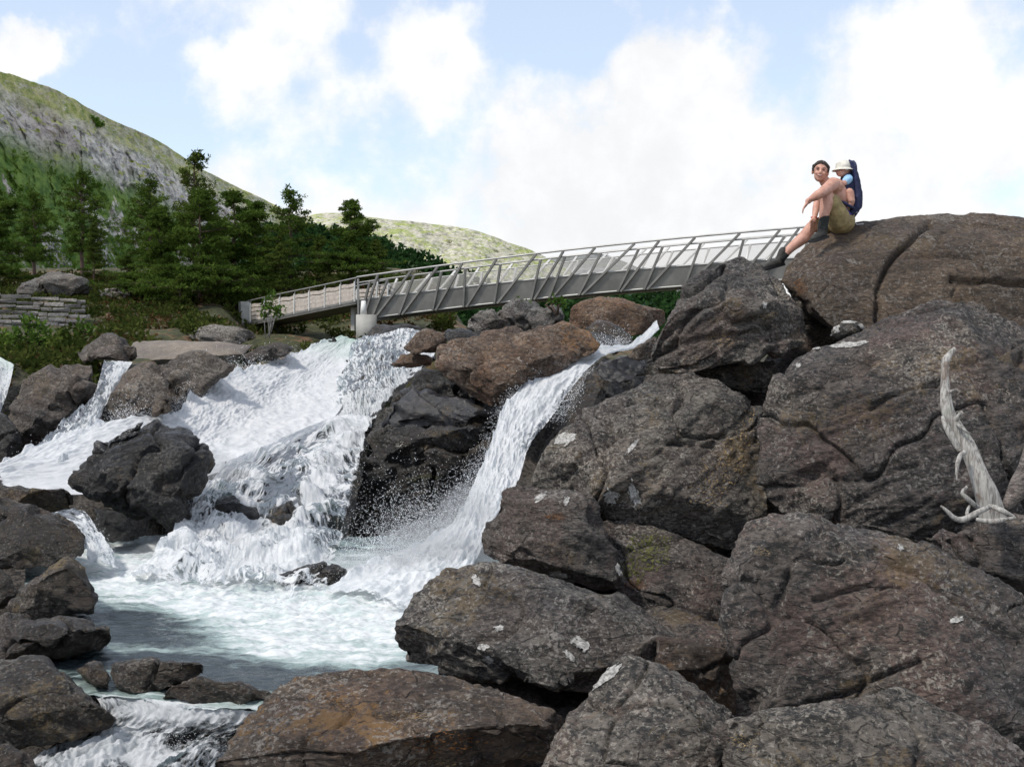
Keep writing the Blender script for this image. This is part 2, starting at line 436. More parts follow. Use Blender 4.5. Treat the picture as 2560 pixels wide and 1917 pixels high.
def ground_zn(X, Y):
    q = np.stack([X, Y, X * 0], 1)
    a = np.clip((Y - 20) / 30, .15, 1.0) * np.clip(Y / 60, .6, 12)
    rocky = smooth01(40, 34, Y) * smooth01(1, 3, Y) * (.35 * fbm(q * .9 + 2, 4, .55, ridged=True) + .10 * fbm(q * 4.0, 3) - .25)
    return ground_z(X, Y) + rocky + a * (.30 * fbm(q * .22, 3) + .10 * fbm(q * 1.1, 3)) * np.clip(260 / (Y + 1), 0, 1)
ny, nx = 420, 300
yy = np.concatenate([np.linspace(-6, 24, 60, endpoint=False), np.geomspace(24, 9000, ny - 60)])
sx = np.linspace(-1, 1, nx); sx = np.sign(sx) * np.abs(sx) ** 1.15
YY, SX = np.meshgrid(yy, sx, indexing='ij')
XX = SX * (14 + np.abs(YY) * 0.85)
X, Y = XX.ravel(), YY.ravel()
Z = ground_zn(X, Y)
idx = np.arange(ny * nx).reshape(ny, nx)
gf = np.stack([idx[:-1, :-1], idx[:-1, 1:], idx[1:, 1:], idx[1:, :-1]], -1).reshape(-1, 4)
def ground_mat():
    m, t = new_mat('heath_ground')
    pos = t.n('ShaderNodeNewGeometry').outputs['Position']
    a = t.noise(pos, .55, 7, .65, .4); b = t.noise(pos, 3.0, 6, .7); c0 = t.noise(t.n('ShaderNodeVectorMath', {0: pos, 1: (40, 7, 3)}, operation='ADD').outputs[0], .4, 6, .65)
    c = t.mix(t.ramp(b, .35, .65), (.022, .026, .009), (.07, .072, .022))
    c = t.mix(t.ramp(a, .50, .60), c, t.mix(t.ramp(b, .4, .6), (.10, .045, .022), (.17, .11, .055)))
    c = t.mix(t.math('MULTIPLY', t.ramp(c0, .58, .64), .8), c, (.17, .15, .13))
    ypos = t.n('ShaderNodeSeparateXYZ', {0: pos}).outputs
    rockn = t.ramp(ypos[1], 34, 38, 1.0, 0.0)            # the river bed is bare rock
    c = t.mix(rockn, c, t.mix(t.ramp(t.noise(pos, 9.0, 8, .75), .42, .58), (.014, .012, .011), (.10, .086, .072)))
    far = t.ramp(ypos[1], 150, 300)
    c = t.mix(far, c, t.mix(t.noise(pos, .05, 5), (.02, .04, .015), (.05, .085, .03)))
    bmp = t.n('ShaderNodeBump', {'Height': t.noise(pos, 6, 6, .7), 'Strength': .8, 'Distance': .15})
    t.n('ShaderNodeOutputMaterial', {'Surface': t.n('ShaderNodeBsdfPrincipled', {'Base Color': c, 'Roughness': .95, 'Normal': bmp})})
    return m
g = link('ground', mesh_np('ground', np.stack([X, Y, Z], 1), gf), ground_mat())
tag(g, kind='structure')

def catmull(pts, n):
    pts = np.asarray(pts, float); k = len(pts)
    L = np.concatenate([[0], np.cumsum(np.linalg.norm(np.diff(pts, axis=0), axis=1))]); L /= L[-1]
    tt = np.linspace(0, 1, n); out = np.empty((n, pts.shape[1]))
    seg = np.clip(np.searchsorted(L, tt, side='right') - 1, 0, k - 2)
    u = ((tt - L[seg]) / (L[seg + 1] - L[seg]))[:, None]
    p0 = pts[np.maximum(seg - 1, 0)]; p1 = pts[seg]; p2 = pts[seg + 1]; p3 = pts[np.minimum(seg + 2, k - 1)]
    return 0.5 * (2 * p1 + (p2 - p0) * u + (2 * p0 - 5 * p1 + 4 * p2 - p3) * u ** 2 + (3 * p1 - p0 - 3 * p2 + p3) * u ** 3)
def hill(name, crest, base_drop, base_pull, back, n_along, n_down, amp, freq, mat, bulge=.15, rough_crest=1.0):
    """crest: (x,y,d) list; the face runs down base_drop metres while coming base_pull metres nearer; behind it falls away"""
    c3 = catmull([tuple(P(*c)) for c in crest], n_along)
    rows = []; vv = []
    ts = np.linspace(0, 1, n_down)
    for tb in np.linspace(1, 0, 14, endpoint=False):
        r = c3.copy(); r[:, 1] += back * tb; r[:, 2] -= base_drop * tb ** 1.4; rows.append(r); vv.append(-tb * base_drop)
    for t in ts:
        r = c3.copy(); r[:, 1] -= base_pull * t; r[:, 2] -= base_drop * (t + bulge * np.sin(t * math.pi)); rows.append(r); vv.append(base_drop * (t + bulge * math.sin(t * math.pi)))
    A = np.array(rows); nr = len(rows)
    q = A.reshape(-1, 3)
    nz = fbm(q * freq, 5, .55); nr2 = fbm(q * freq * 2.3 + 40, 5, .55, ridged=True)
    q = q.copy()
    fade = np.clip(np.abs(np.repeat(np.array(vv), n_along)) / (base_drop * .12), .4, 1)
    q[:, 2] += amp * (nz * .7 + nr2 * .3) * rough_crest * fade
    q[:, 1] += amp * 1.2 * fade * fbm(q * freq * 1.7 + 90, 4, .55)
    q[:, 1] -= amp * .45 * fade * fbm(q * np.array([1.2, 1.2, 1.6]) * freq * 5 + 50, 3, .6, ridged=True)
    idx = np.arange(nr * n_along).reshape(nr, n_along)
    f = np.stack([idx[:-1, :-1], idx[1:, :-1], idx[1:, 1:], idx[:-1, 1:]], -1).reshape(-1, 4)
    me = mesh_np(name, q, f)
    at = me.attributes.new('drop', 'FLOAT', 'POINT')
    at.data.foreach_set('value', np.repeat(np.array(vv, np.float32), n_along))
    o = link(name, me, mat); tag(o, kind='structure')
    return q.reshape(nr, n_along, 3), np.array(vv)

def hill_mat(name, s, meadow=((.10, .13, .03), (.23, .21, .09)), rockc=((.16, .145, .14), (.38, .34, .31)), forest=((.03, .06, .014), (.10, .16, .035)), bands=(28, 80), rock_top=.6, pink=.4, rock_lo=.47):
    m, t = new_mat(name)
    pos = t.n('ShaderNodeNewGeometry').outputs['Position']
    dr = t.n('ShaderNodeAttribute', attribute_name='drop').outputs['Fac']
    st = t.n('ShaderNodeMapping', {'Vector': pos, 'Rotation': (0, .5, 0), 'Scale': (1, 1, 3.2)}).outputs[0]
    vert = t.n('ShaderNodeMapping', {'Vector': pos, 'Rotation': (0, .55, 0), 'Scale': (1, 1, 1.7)}).outputs[0]
    n1 = t.noise(st, .018 * s, 7, .65, .5); n2 = t.noise(pos, .09 * s, 6, .7); n3 = t.noise(vert, .06 * s, 7, .72, .4); n4 = t.noise(st, .16 * s, 7, .72, .2)
    rk = t.mix(t.ramp(n3, .38, .62), rockc[0], rockc[1])
    rk = t.mix(t.math('MULTIPLY', t.ramp(t.noise(pos, .012 * s, 3), .45, .6), pink), rk, (.42, .31, .27))
    rk = t.mix(t.math('MULTIPLY', t.ramp(n3, .44, .36), .75), rk, (.05, .055, .06))
    md = t.mix(t.ramp(n2, .35, .65), meadow[0], meadow[1])
    rk = t.mix(t.ramp(t.noise(st, .05 * s, 6, .65, .3), .57, .61), rk, md)
    md = t.mix(t.math('MULTIPLY', t.ramp(t.math('ADD', t.math('MULTIPLY', n1, .6), t.math('MULTIPLY', n4, .4)), rock_lo, rock_lo + .06), rock_top), md, rk)
    fr = t.mix(t.ramp(n2, .36, .64), forest[0], forest[1])
    wob = t.math('MULTIPLY', t.math('SUBTRACT', t.noise(pos, .014 * s, 5, .6), .5), 40 / s)
    d2 = t.math('ADD', dr, wob)
    c = t.mix(t.ramp(d2, bands[0] - 6, bands[0] + 6), md, rk)
    lowmix = t.math('MAXIMUM', t.ramp(d2, bands[1] - 8, bands[1] + 8), 0.0)
    low = t.mix(t.ramp(t.noise(t.n('ShaderNodeVectorMath', {0: pos, 1: (300, 60, 9)}, operation='ADD').outputs[0], .022 * s, 6, .65), .54, .60), fr, rk)
    c = t.mix(lowmix, c, low)
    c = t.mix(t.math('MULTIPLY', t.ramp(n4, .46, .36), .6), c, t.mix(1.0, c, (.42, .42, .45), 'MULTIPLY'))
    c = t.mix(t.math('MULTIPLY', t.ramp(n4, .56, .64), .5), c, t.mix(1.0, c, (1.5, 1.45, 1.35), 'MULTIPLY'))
    bmp = t.n('ShaderNodeBump', {'Height': t.math('ADD', n3, t.math('MULTIPLY', n2, .6)), 'Strength': .7, 'Distance': 5 / s})
    t.n('ShaderNodeOutputMaterial', {'Surface': t.n('ShaderNodeBsdfPrincipled', {'Base Color': c, 'Roughness': .95, 'Normal': bmp})})
    return m
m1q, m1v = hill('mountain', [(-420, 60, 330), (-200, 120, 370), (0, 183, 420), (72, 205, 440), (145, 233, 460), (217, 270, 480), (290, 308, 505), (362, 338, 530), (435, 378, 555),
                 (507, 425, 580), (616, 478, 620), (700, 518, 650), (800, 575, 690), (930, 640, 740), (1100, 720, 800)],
                130, 210, 300, 520, 260, 9, .016, hill_mat('mountain_side', 2.4, bands=(11, 28), meadow=((.22, .28, .055), (.58, .54, .22)), rockc=((.22, .21, .20), (.76, .70, .64)), forest=((.06, .13, .02), (.18, .27, .05))), bulge=.05, rough_crest=.35)  # sunshine on the mountain is put into these raised meadow and rock colours
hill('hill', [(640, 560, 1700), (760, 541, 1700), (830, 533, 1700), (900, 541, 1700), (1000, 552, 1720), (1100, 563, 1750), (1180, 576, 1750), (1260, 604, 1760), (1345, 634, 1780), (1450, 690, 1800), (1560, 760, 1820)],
     250, 700, 500, 260, 120, 14, .008, hill_mat('sunlit_hill_side', 1.6, meadow=((.20, .26, .06), (.40, .42, .15)), rockc=((.28, .26, .21), (.62, .58, .49)), bands=(900, 1500), rock_top=.9, pink=.1, rock_lo=.44), rough_crest=.3)  # full sun on this hill is painted in as lighter grass and rock
hill('distant_mountain', [(600, 700, 3600), (900, 680, 3600), (1150, 664, 3600), (1300, 652, 3500), (1420, 640, 3500), (1490, 634, 3500), (1560, 655, 3500), (1640, 690, 3450), (1720, 706, 3400), (1850, 730, 3300), (2100, 760, 3200), (2700, 800, 3000)],
     420, 1500, 900, 220, 90, 26, .004, hill_mat('grey_mountain_side', .4, meadow=((.13, .14, .12), (.2, .2, .17)), rockc=((.17, .17, .17), (.27, .27, .265)), forest=((.025, .05, .03), (.05, .085, .05)), bands=(60, 130), rock_top=.7, pink=.0), rough_crest=.3)
m2q, m2v = hill('forest_spur', [(600, 575, 520), (700, 572, 520), (800, 578, 510), (880, 590, 500), (940, 605, 490), (1000, 628, 480), (1050, 648, 470), (1100, 668, 465), (1200, 720, 450), (1330, 790, 440)],
     60, 160, 120, 200, 70, 3, .03, hill_mat('forest_spur_side', 1.0, meadow=((.02, .045, .014), (.04, .075, .02)), forest=((.02, .045, .014), (.04, .075, .02)), bands=(400, 500), rock_top=.1), rough_crest=.3)
m4q, m4v = hill('forest_slope', [(1150, 770, 900), (1300, 750, 900), (1400, 735, 900), (1500, 722, 880), (1600, 725, 860), (1720, 740, 850), (1900, 760, 840)],
     90, 250, 200, 120, 50, 5, .02, hill_mat('forest_slope_side', .9, meadow=((.018, .05, .03), (.04, .085, .05)), forest=((.018, .05, .03), (.04, .085, .05)), bands=(900, 990), rock_top=.12, pink=0), rough_crest=.4)

# foliage material
def leaf_mat(name, a, b, scale=1.2, trans=.25):
    m, t = new_mat(name)
    pos = t.n('ShaderNodeNewGeometry').outputs['Position']
    nz = t.noise(pos, scale, 4, .6); n2 = t.noise(pos, scale * 9, 2)
    c = t.mix(t.ramp(t.math('ADD', t.math('MULTIPLY', nz, .6), t.math('MULTIPLY', n2, .4)), .35, .65), a, b)
    d = t.n('ShaderNodeBsdfDiffuse', {'Color': c, 'Roughness': .5})
    tr = t.n('ShaderNodeBsdfTranslucent', {'Color': c})
    mx = t.n('ShaderNodeMixShader', {0: trans, 1: d.outputs[0], 2: tr.outputs[0]})
    t.n('ShaderNodeOutputMaterial', {'Surface': mx})
    return m
M['pine'] = leaf_mat('pine_needles', (.034, .064, .012), (.120, .178, .034), .8)
M['pine2'] = leaf_mat('pine_needles_olive', (.035, .055, .012), (.11, .145, .03), .8)
M['birch'] = leaf_mat('birch_leaves', (.05, .10, .018), (.12, .19, .04), 1.5)
M['scrub'] = leaf_mat('heath_scrub', (.025, .04, .010), (.085, .10, .025), 1.2)
M['heather'] = leaf_mat('rusty_heather', (.06, .035, .016), (.12, .07, .032), 1.2)
M['wood_hill'] = leaf_mat('hillside_birch_leaves', (.07, .15, .02), (.19, .29, .05), .05)
M['wood_dark'] = leaf_mat('hillside_pine_leaves', (.016, .042, .014), (.04, .085, .025), .05)
M['bark'] = simple('pine_bark', (.085, .055, .04), .9, var=.35, vs=5, bump=.5)
M['birch_bark'] = simple('pale_birch_bark', (.32, .30, .27), .8, var=.35, vs=12)

def leaf_cloud(centres, radii, per, size, rng, elong=2.2):
    """many small leaf faces: per faces round every centre; returns verts, tris"""
    c = np.repeat(centres, per, 0); r = np.repeat(radii, per)[:, None]
    d = rng.normal(size=(len(c), 3)); d /= np.linalg.norm(d, axis=1)[:, None]
    p = c + d * r * rng.random((len(c), 1)) ** .5
    a = rng.normal(size=(len(c), 3)) * .6 + d; a /= np.linalg.norm(a, axis=1)[:, None]
    b = np.cross(a, rng.normal(size=(len(c), 3))); b /= np.linalg.norm(b, axis=1)[:, None] + 1e-9
    s = size * rng.uniform(.6, 1.3, (len(c), 1))
    if np.ndim(size) > 0: s = np.repeat(size, per)[:, None] * rng.uniform(.6, 1.3, (len(c), 1))
    v = np.stack([p - b * s / elong, p + a * s * 1.2, p + b * s / elong, p - a * s * .5], 1).reshape(-1, 3)
    k = np.arange(len(c))[:, None] * 4
    return v, np.concatenate([k + np.array([[0, 1, 2]]), k + np.array([[0, 2, 3]])], 0).reshape(-1, 3)

def hillside_wood(name, label, grid, vv, sel, count, size, mat, per=16, seed=1):
    rng = np.random.default_rng(seed)
    nr, na, _ = grid.shape
    pts = []
    fl = grid.reshape(-1, 3); vr = np.repeat(vv, na)
    px = CX + fl[:, 0] / fl[:, 1] * F
    nz = fbm(fl * .018 + 5, 4)
    ok = np.where(sel(px, vr, nz))[0]
    pick = rng.choice(ok, min(count, len(ok) * 3))
    c = fl[pick] + rng.normal(size=(len(pick), 3)) * np.array([1.2, 1.2, .2]) * size
    c[:, 2] += size * .6
    rad = size * rng.uniform(.5, 1.1, len(c))
    v, f = leaf_cloud(c, rad, per, size * .55, rng, 1.6)
    o = link(name, mesh_np(name, v, f, False), mat)
    return tag(o, label, 'woodland', kind='stuff')
hillside_wood('birch_wood', 'bright green birch wood on the lower mountainside', m1q, m1v, lambda px, v, n: (px > -120) & (px < 900) & (v > 33 + 14 * n) & (v < 110) & (n > -.12), 11000, .85, M['wood_hill'], 9, 1)
hillside_wood('birch_scrub', 'sparse green scrub along the mountain ledges', m1q, m1v, lambda px, v, n: (px > -120) & (px < 800) & (v > 4) & (v < 30) & (n > .42), 500, .9, M['wood_hill'], 10, 2)
hillside_wood('pine_wood', 'dark green pine wood on the spur behind the bridge', m2q, m2v, lambda px, v, n: (px > 600) & (px < 1330) & (v > -3), 3800, 2.3, M['wood_dark'], 12, 3)
hillside_wood('valley_wood', 'dark forest on the far slope seen under the bridge', m4q, m4v, lambda px, v, n: (px > 1250) & (px < 1800) & (v > -2) & (n > -.3), 1800, 4.5, M['wood_dark'], 10, 4)

# ------------------------------------------------------------------ boulders of the near bank (right)
rock('perch', 'huge brown weathered boulder that the man with the child carrier sits on',
     [(1955, 700), (1985, 640), (2040, 597), (2110, 563), (2250, 541), (2360, 534), (2480, 538), (2600, 550), (2760, 600), (2780, 830), (2560, 860), (2350, 850), (2200, 860), (2090, 835), (2030, 790)],
     11.3, 1.6, .5, .55, 'top_brown', smooth=6, amp=.6, facets=10, chis=.03, crack=.7, strata=.6, bed=(.02, .2, .98), ridge=[(2000, 690, -.25), (2150, 700, -.45), (2400, 660, -.55), (2100, 820, -.5)],
     vox=.021, grooves=[(6.5, .11, (2322, 556), (2290, 588), (2232, 635), (2212, 680), (2200, 740), (2192, 800)), (6, .10, (2385, 702), (2470, 706), (2570, 714), (2700, 720)), (5, .03, (2230, 640), (2400, 640), (2560, 636))])
rock('prow', 'pointed grey boulder like a prow below the stretched foot of the man',
     [(1849, 632), (1800, 655), (1735, 690), (1703, 745), (1675, 800), (1635, 850), (1612, 900), (1590, 955), (1700, 928), (1850, 908), (1960, 888), (2040, 852), (2000, 770), (1960, 705), (1900, 645)],
     10.4, 1.3, .45, .7, 'near', ridge=[(1830, 720, -.42), (1700, 880, -.5), (1900, 850, -.35), (1960, 800, -.1)], grooves=[(9, .05, (1660, 840), (1740, 790), (1810, 740), (1830, 700)), (8, .04, (1640, 880), (1760, 850), (1900, 830))], smooth=1, bed=(-.5, .3, .8))
rock('mass', 'massive dark reddish boulder behind the driftwood, below the brown one',
     [(1888, 1040), (1930, 960), (1985, 905), (2090, 850), (2190, 830), (2270, 780), (2340, 757), (2425, 760), (2500, 800), (2620, 850), (2720, 1000), (2720, 1330), (2560, 1380), (2300, 1370), (2050, 1330), (1900, 1290), (1880, 1180)],
     8.9, 1.6, .55, .75, 'near_red', smooth=1, ridge=[(2080, 900, -.3), (2330, 800, -.25), (2290, 1000, -.55), (2060, 1060, -.5), (2480, 900, -.2)], grooves=[(8, .06, (2180, 1020), (2240, 985), (2300, 960), (2350, 955)), (8, .05, (1930, 1010), (2060, 960), (2180, 900)), (9, .05, (2000, 1180), (2120, 1200), (2300, 1170))], bed=(-.35, .25, .9))
rock('face', 'broad grey lichened rock face beside the right waterfall, above the wedge boulder',
     [(1722, 930), (1600, 958), (1540, 1000), (1470, 1040), (1400, 1068), (1345, 1125), (1312, 1215), (1330, 1260), (1480, 1262), (1520, 1290), (1650, 1305), (1760, 1350), (1870, 1400), (1925, 1330), (1915, 1150), (1905, 1000), (1800, 955)],
     9.6, 1.5, .45, .7, 'near_grey', smooth=1, ridge=[(1700, 1000, -.35), (1500, 1120, -.35), (1800, 1150, -.45), (1850, 1380, -.25), (1640, 1270, -.35)], grooves=[(9, .06, (1480, 1040), (1600, 1000), (1700, 1010)), (8, .06, (1590, 1104), (1700, 1100), (1790, 1110)), (8, .05, (1400, 1200), (1500, 1120), (1560, 1080))], bed=(-.6, .3, .74))
rock('slit', 'dark slab wedged in the cleft under the pointed boulder',
     [(1720, 925), (1850, 905), (1940, 895), (1970, 940), (1930, 990), (1880, 990), (1800, 965)], 10.6, .8, .15, .4, 'near_grey', crack=.3)
rock('wedge', 'overhanging wedge boulder jutting towards the foot of the right waterfall',
     [(1255, 1226), (1300, 1214), (1400, 1218), (1478, 1226), (1492, 1285), (1530, 1370), (1568, 1445), (1572, 1478), (1515, 1494), (1400, 1445), (1270, 1408), (1215, 1402), (1178, 1378), (1195, 1328), (1232, 1288)],
     8.7, .8, .3, .5, 'near', smooth=1, ridge=[(1420, 1290, -.32), (1500, 1440, -.25)])
rock('mossy', 'mossy block hidden in the hollow behind the wedge boulder',
     [(1470, 1290), (1560, 1290), (1700, 1330), (1850, 1410), (1850, 1560), (1840, 1640), (1740, 1610), (1600, 1540), (1545, 1490), (1560, 1440)],
     8.9, .8, .25, .45, 'near_red', smooth=1, ridge=[(1680, 1400, -.35), (1700, 1470, -.4)])
rock('round', 'big rounded boulder with white lichen spots beside the lower pool',
     [(968, 1668), (990, 1560), (1035, 1490), (1105, 1430), (1212, 1398), (1310, 1415), (1430, 1455), (1550, 1495), (1660, 1572), (1740, 1610), (1810, 1680), (1790, 1760), (1640, 1740), (1480, 1722), (1340, 1712), (1190, 1700)],
     7.4, 1.0, .45, .85, 'near_grey', smooth=1, amp=.9, ridge=[(1180, 1560, -.35), (1400, 1690, -.55), (1250, 1690, -.45), (1550, 1600, -.25)], bed=(.3, .3, .9))
rock('rear', 'brown stained rock in the gap right of the rounded boulder',
     [(1640, 1590), (1800, 1610), (1850, 1640), (1850, 1800), (1780, 1830), (1650, 1740)], 6.9, .6, .15, .4, 'near_brown')
rock('apron', 'low brown slab with rusty stains sloping down to the stream in front',
     [(500, 1960), (590, 1840), (650, 1762), (690, 1722), (762, 1690), (850, 1678), (1000, 1670), (1180, 1700), (1320, 1770), (1450, 1800), (1420, 1880), (1400, 2000), (900, 2040), (560, 2030)],
     6.0, .9, .2, 1.6, 'near_brown', smooth=1, amp=.75, ridge=[(900, 1800, -.15), (1150, 1880, -.2), (760, 1860, -.12)], bed=(.15, .5, .85), strata=1.6)
rock('spearhead', 'spearhead shaped grey boulder with a long white lichen streak',
     [(1556, 1638), (1500, 1702), (1430, 1790), (1370, 1870), (1310, 1990), (1600, 2050), (1950, 2050), (1900, 1880), (1825, 1775), (1720, 1700), (1640, 1655)],
     5.2, .8, .25, .9, 'near', smooth=1, ridge=[(1580, 1720, -.18), (1650, 1850, -.3)], bed=(-.5, .4, .75))
rock('fore', 'largest foreground boulder at the lower right, dark with pinkish lichen',
     [(1850, 1330), (1905, 1287), (1990, 1281), (2080, 1302), (2160, 1322), (2250, 1342), (2340, 1370), (2480, 1440), (2600, 1520), (2760, 1650), (2760, 1990), (2200, 1990), (1960, 1850), (1830, 1780), (1815, 1650), (1805, 1530), (1810, 1440)],
     5.9, 1.1, .45, .75, 'near_red', smooth=1, ridge=[(1990, 1330, -.1), (2280, 1480, -.38), (2000, 1560, -.4), (2350, 1750, -.6), (1900, 1700, -.25), (2560, 1620, -.35)], grooves=[(6, .04, (2040, 1500), (2180, 1455), (2250, 1465), (2300, 1500)), (8, .05, (2180, 1380), (2300, 1430), (2450, 1540), (2560, 1600)), (8, .05, (1960, 1780), (2150, 1720), (2300, 1650))], bed=(-.4, .3, .85))
rock('base', 'cracked dark rock along the bottom edge under the largest foreground boulder',
     [(1800, 1800), (1900, 1775), (2050, 1755), (2250, 1720), (2420, 1780), (2600, 1880), (2700, 2050), (1700, 2060), (1745, 1900)], 4.75, .7, .15, .9, 'near', smooth=1, ridge=[(2200, 1830, -.15)])
rock('ledge', 'dark ledge at the right edge carrying the driftwood roots',
     [(2320, 1350), (2400, 1312), (2500, 1290), (2640, 1275), (2800, 1290), (2800, 1600), (2600, 1560), (2450, 1460), (2340, 1400)], 7.0, .9, .2, .8, 'near_red', ridge=[(2560, 1420, -.25)])
rock('chip', 'small flat stone edged with white lichen lying under the brown boulder',
     [(2080, 836), (2086, 815), (2105, 804), (2140, 802), (2165, 818), (2178, 836), (2150, 846), (2100, 846)], 9.7, .25, .12, .5, 'near_grey', vox=.012, crack=0)
rock('notch', 'narrow upright rock between the pointed boulder and the brown one',
     [(1975, 760), (1962, 690), (1990, 650), (2040, 690), (2080, 780), (2100, 840), (2060, 855), (2020, 850)], 11.6, .8, .1, .2, 'near_grey', ridge=[])

bank_cols = []
for x, ytop in ((1130, 1560), (1250, 1420), (1420, 1260), (1560, 1010), (1700, 960), (1850, 950), (1960, 858), (2040, 850), (2150, 850), (2350, 850), (2560, 850), (2800, 850)):
    ys_ = np.linspace(ytop, 2060, 9)
    bank_cols.append([(x, y, float(np.interp(y, [850, 950, 1150, 1350, 1550, 1750, 2060], [12.2, 11.6, 10.5, 9.9, 8.8, 7.3, 6.0]))) for y in ys_])
BANK = bank_cols
# ------------------------------------------------------------------ rocks between the falls
rock('brown', 'big rusty brown boulder standing between the two waterfalls',
     [(1086, 915), (1092, 870), (1115, 848), (1165, 842), (1215, 845), (1290, 822), (1400, 815), (1468, 828), (1508, 862), (1440, 890), (1340, 940), (1305, 990), (1265, 1022), (1215, 1028), (1165, 1005), (1115, 955)],
     26, 3.0, 1.0, .9, 'mid_brown', smooth=1, amp=.9, ridge=[(1180, 890, -.9), (1300, 870, -.6)])
rock('rust', 'small rust coloured rock left of the big brown boulder',
     [(1002, 874), (1025, 845), (1048, 828), (1095, 820), (1125, 832), (1100, 858), (1085, 885), (1058, 892), (1030, 885)], 31, 1.4, .6, .6, 'mid_brown', smooth=1)
rock('rustlow', 'low red rock shelf at the edge of the lacy water',
     [(966, 918), (985, 898), (1030, 880), (1070, 890), (1085, 905), (1050, 915), (1000, 920)], 31.5, 1.2, .3, .6, 'mid_brown', smooth=1)
rock('dark_mid', 'dark jagged rocks behind the big brown boulder',
     [(1090, 838), (1115, 818), (1160, 815), (1215, 840), (1240, 850), (1200, 860), (1120, 860)], 32.5, 1.6, .4, .5, 'wet', smooth=1)
for i, (o, dd, lab) in enumerate([
    ([(1150, 830), (1165, 795), (1210, 770), (1260, 765), (1290, 790), (1290, 830), (1220, 845)], 35, 'grey rubble rock under the middle of the bridge, left of the pile'),
    ([(1240, 800), (1255, 760), (1310, 748), (1350, 760), (1360, 800), (1340, 840), (1270, 840)], 36, 'grey rubble rock in the middle of the pile under the bridge'),
    ([(1320, 800), (1345, 765), (1385, 755), (1420, 780), (1425, 815), (1380, 835), (1330, 830)], 35.5, 'grey rubble rock on the right of the pile under the bridge')]):
    rock('pile%d' % i, lab, o, dd, 1.8, .7, .5, 'pile_grey', name='rubble_rock', cat='rock', smooth=1, amp=1.3, group='rubble under the bridge')
rock('hump', 'smooth brown hump of rock right of the rubble under the bridge',
     [(1395, 812), (1420, 775), (1465, 752), (1515, 744), (1590, 752), (1672, 778), (1680, 810), (1600, 840), (1500, 835), (1430, 840)], 33, 2.5, .8, .8, 'mid_brown', smooth=8, amp=.6)
rock('step', 'orange stained ledge beside the lip of the right waterfall',
     [(1455, 822), (1490, 808), (1545, 820), (1590, 845), (1600, 868), (1540, 875), (1480, 858)], 29.5, 1.4, .4, .6, 'wet_brown', smooth=1)
rock('lipslab', 'wet black slab sloping to the right waterfall lip',
     [(1455, 870), (1475, 835), (1500, 830), (1545, 858), (1560, 880), (1500, 890)], 28.6, 1.0, .3, .6, 'wet_slab', smooth=1)
rock('innercliff', 'dark wet cliff between the two waterfalls',
     [(1110, 930), (1060, 930), (990, 985), (930, 1060), (905, 1150), (885, 1280), (870, 1420), (1000, 1480), (1120, 1430), (1190, 1290), (1240, 1150), (1270, 1020), (1200, 1000)],
     27.0, 3.0, .5, .75, 'wet', smooth=1, amp=1.3, crack=2.0, bed=(-.35, .1, .93), strata=2.2, cat='cliff', name='cliff')
rock('slabA', 'upper wet black slab shining below the big brown boulder',
     [(925, 1075), (945, 1040), (1010, 985), (1060, 965), (1150, 1000), (1190, 1030), (1240, 1040), (1230, 1065), (1120, 1060), (1000, 1075)], 25.2, 1.4, .35, 1.0, 'wet_slab', smooth=1, crack=.4)
rock('slabB', 'middle wet slab with ochre lichen above the dark hollow',
     [(935, 1085), (1000, 1065), (1100, 1065), (1230, 1070), (1215, 1110), (1180, 1140), (1140, 1125), (1080, 1105), (1010, 1095)], 24.2, 1.4, .35, .9, 'wet', smooth=1, crack=.4)
rock('slabC', 'lower tilted wet block between the falls under the ochre slab',
     [(1050, 1130), (1085, 1112), (1150, 1135), (1185, 1150), (1180, 1185), (1120, 1180), (1070, 1160)], 23.6, 1.0, .35, .8, 'wet_brown', smooth=1, crack=.4)
rock('cliffR', 'black wet rock wall behind the right waterfall edge',
     [(1470, 935), (1500, 905), (1560, 895), (1620, 890), (1640, 940), (1610, 1010), (1480, 1130), (1340, 1260), (1330, 1160), (1400, 1050)], 24.5, 2.0, .3, .6, 'wet', smooth=1, cat='cliff', name='cliff')
rock('slabR', 'wet dark slab projecting over the hollow right of the right waterfall',
     [(1480, 925), (1510, 900), (1560, 885), (1612, 880), (1625, 935), (1560, 955), (1500, 960)], 22.5, 1.6, .3, 1.2, 'wet_slab', smooth=1, crack=.3)
rock('ochreR', 'small ochre rock at the left foot of the pointed boulder',
     [(1560, 890), (1590, 860), (1640, 838), (1660, 850), (1640, 900), (1590, 905)], 20, .8, .2, .6, 'near_brown', vox=.04, smooth=1)
rock('lipL', 'wet dark rock beside the bridge pier at the top of the left falls',
     [(905, 850), (915, 825), (930, 808), (1000, 806), (1065, 812), (1070, 835), (1030, 850), (960, 870)], 42, 2.0, .5, .8, 'wet', smooth=1)
rock('lipS', 'wet grey slab left of the green lip of the main waterfall',
     [(720, 900), (760, 868), (810, 850), (855, 842), (850, 870), (790, 905), (740, 915)], 42.5, 2.0, .4, .8, 'wet_slab', smooth=1)

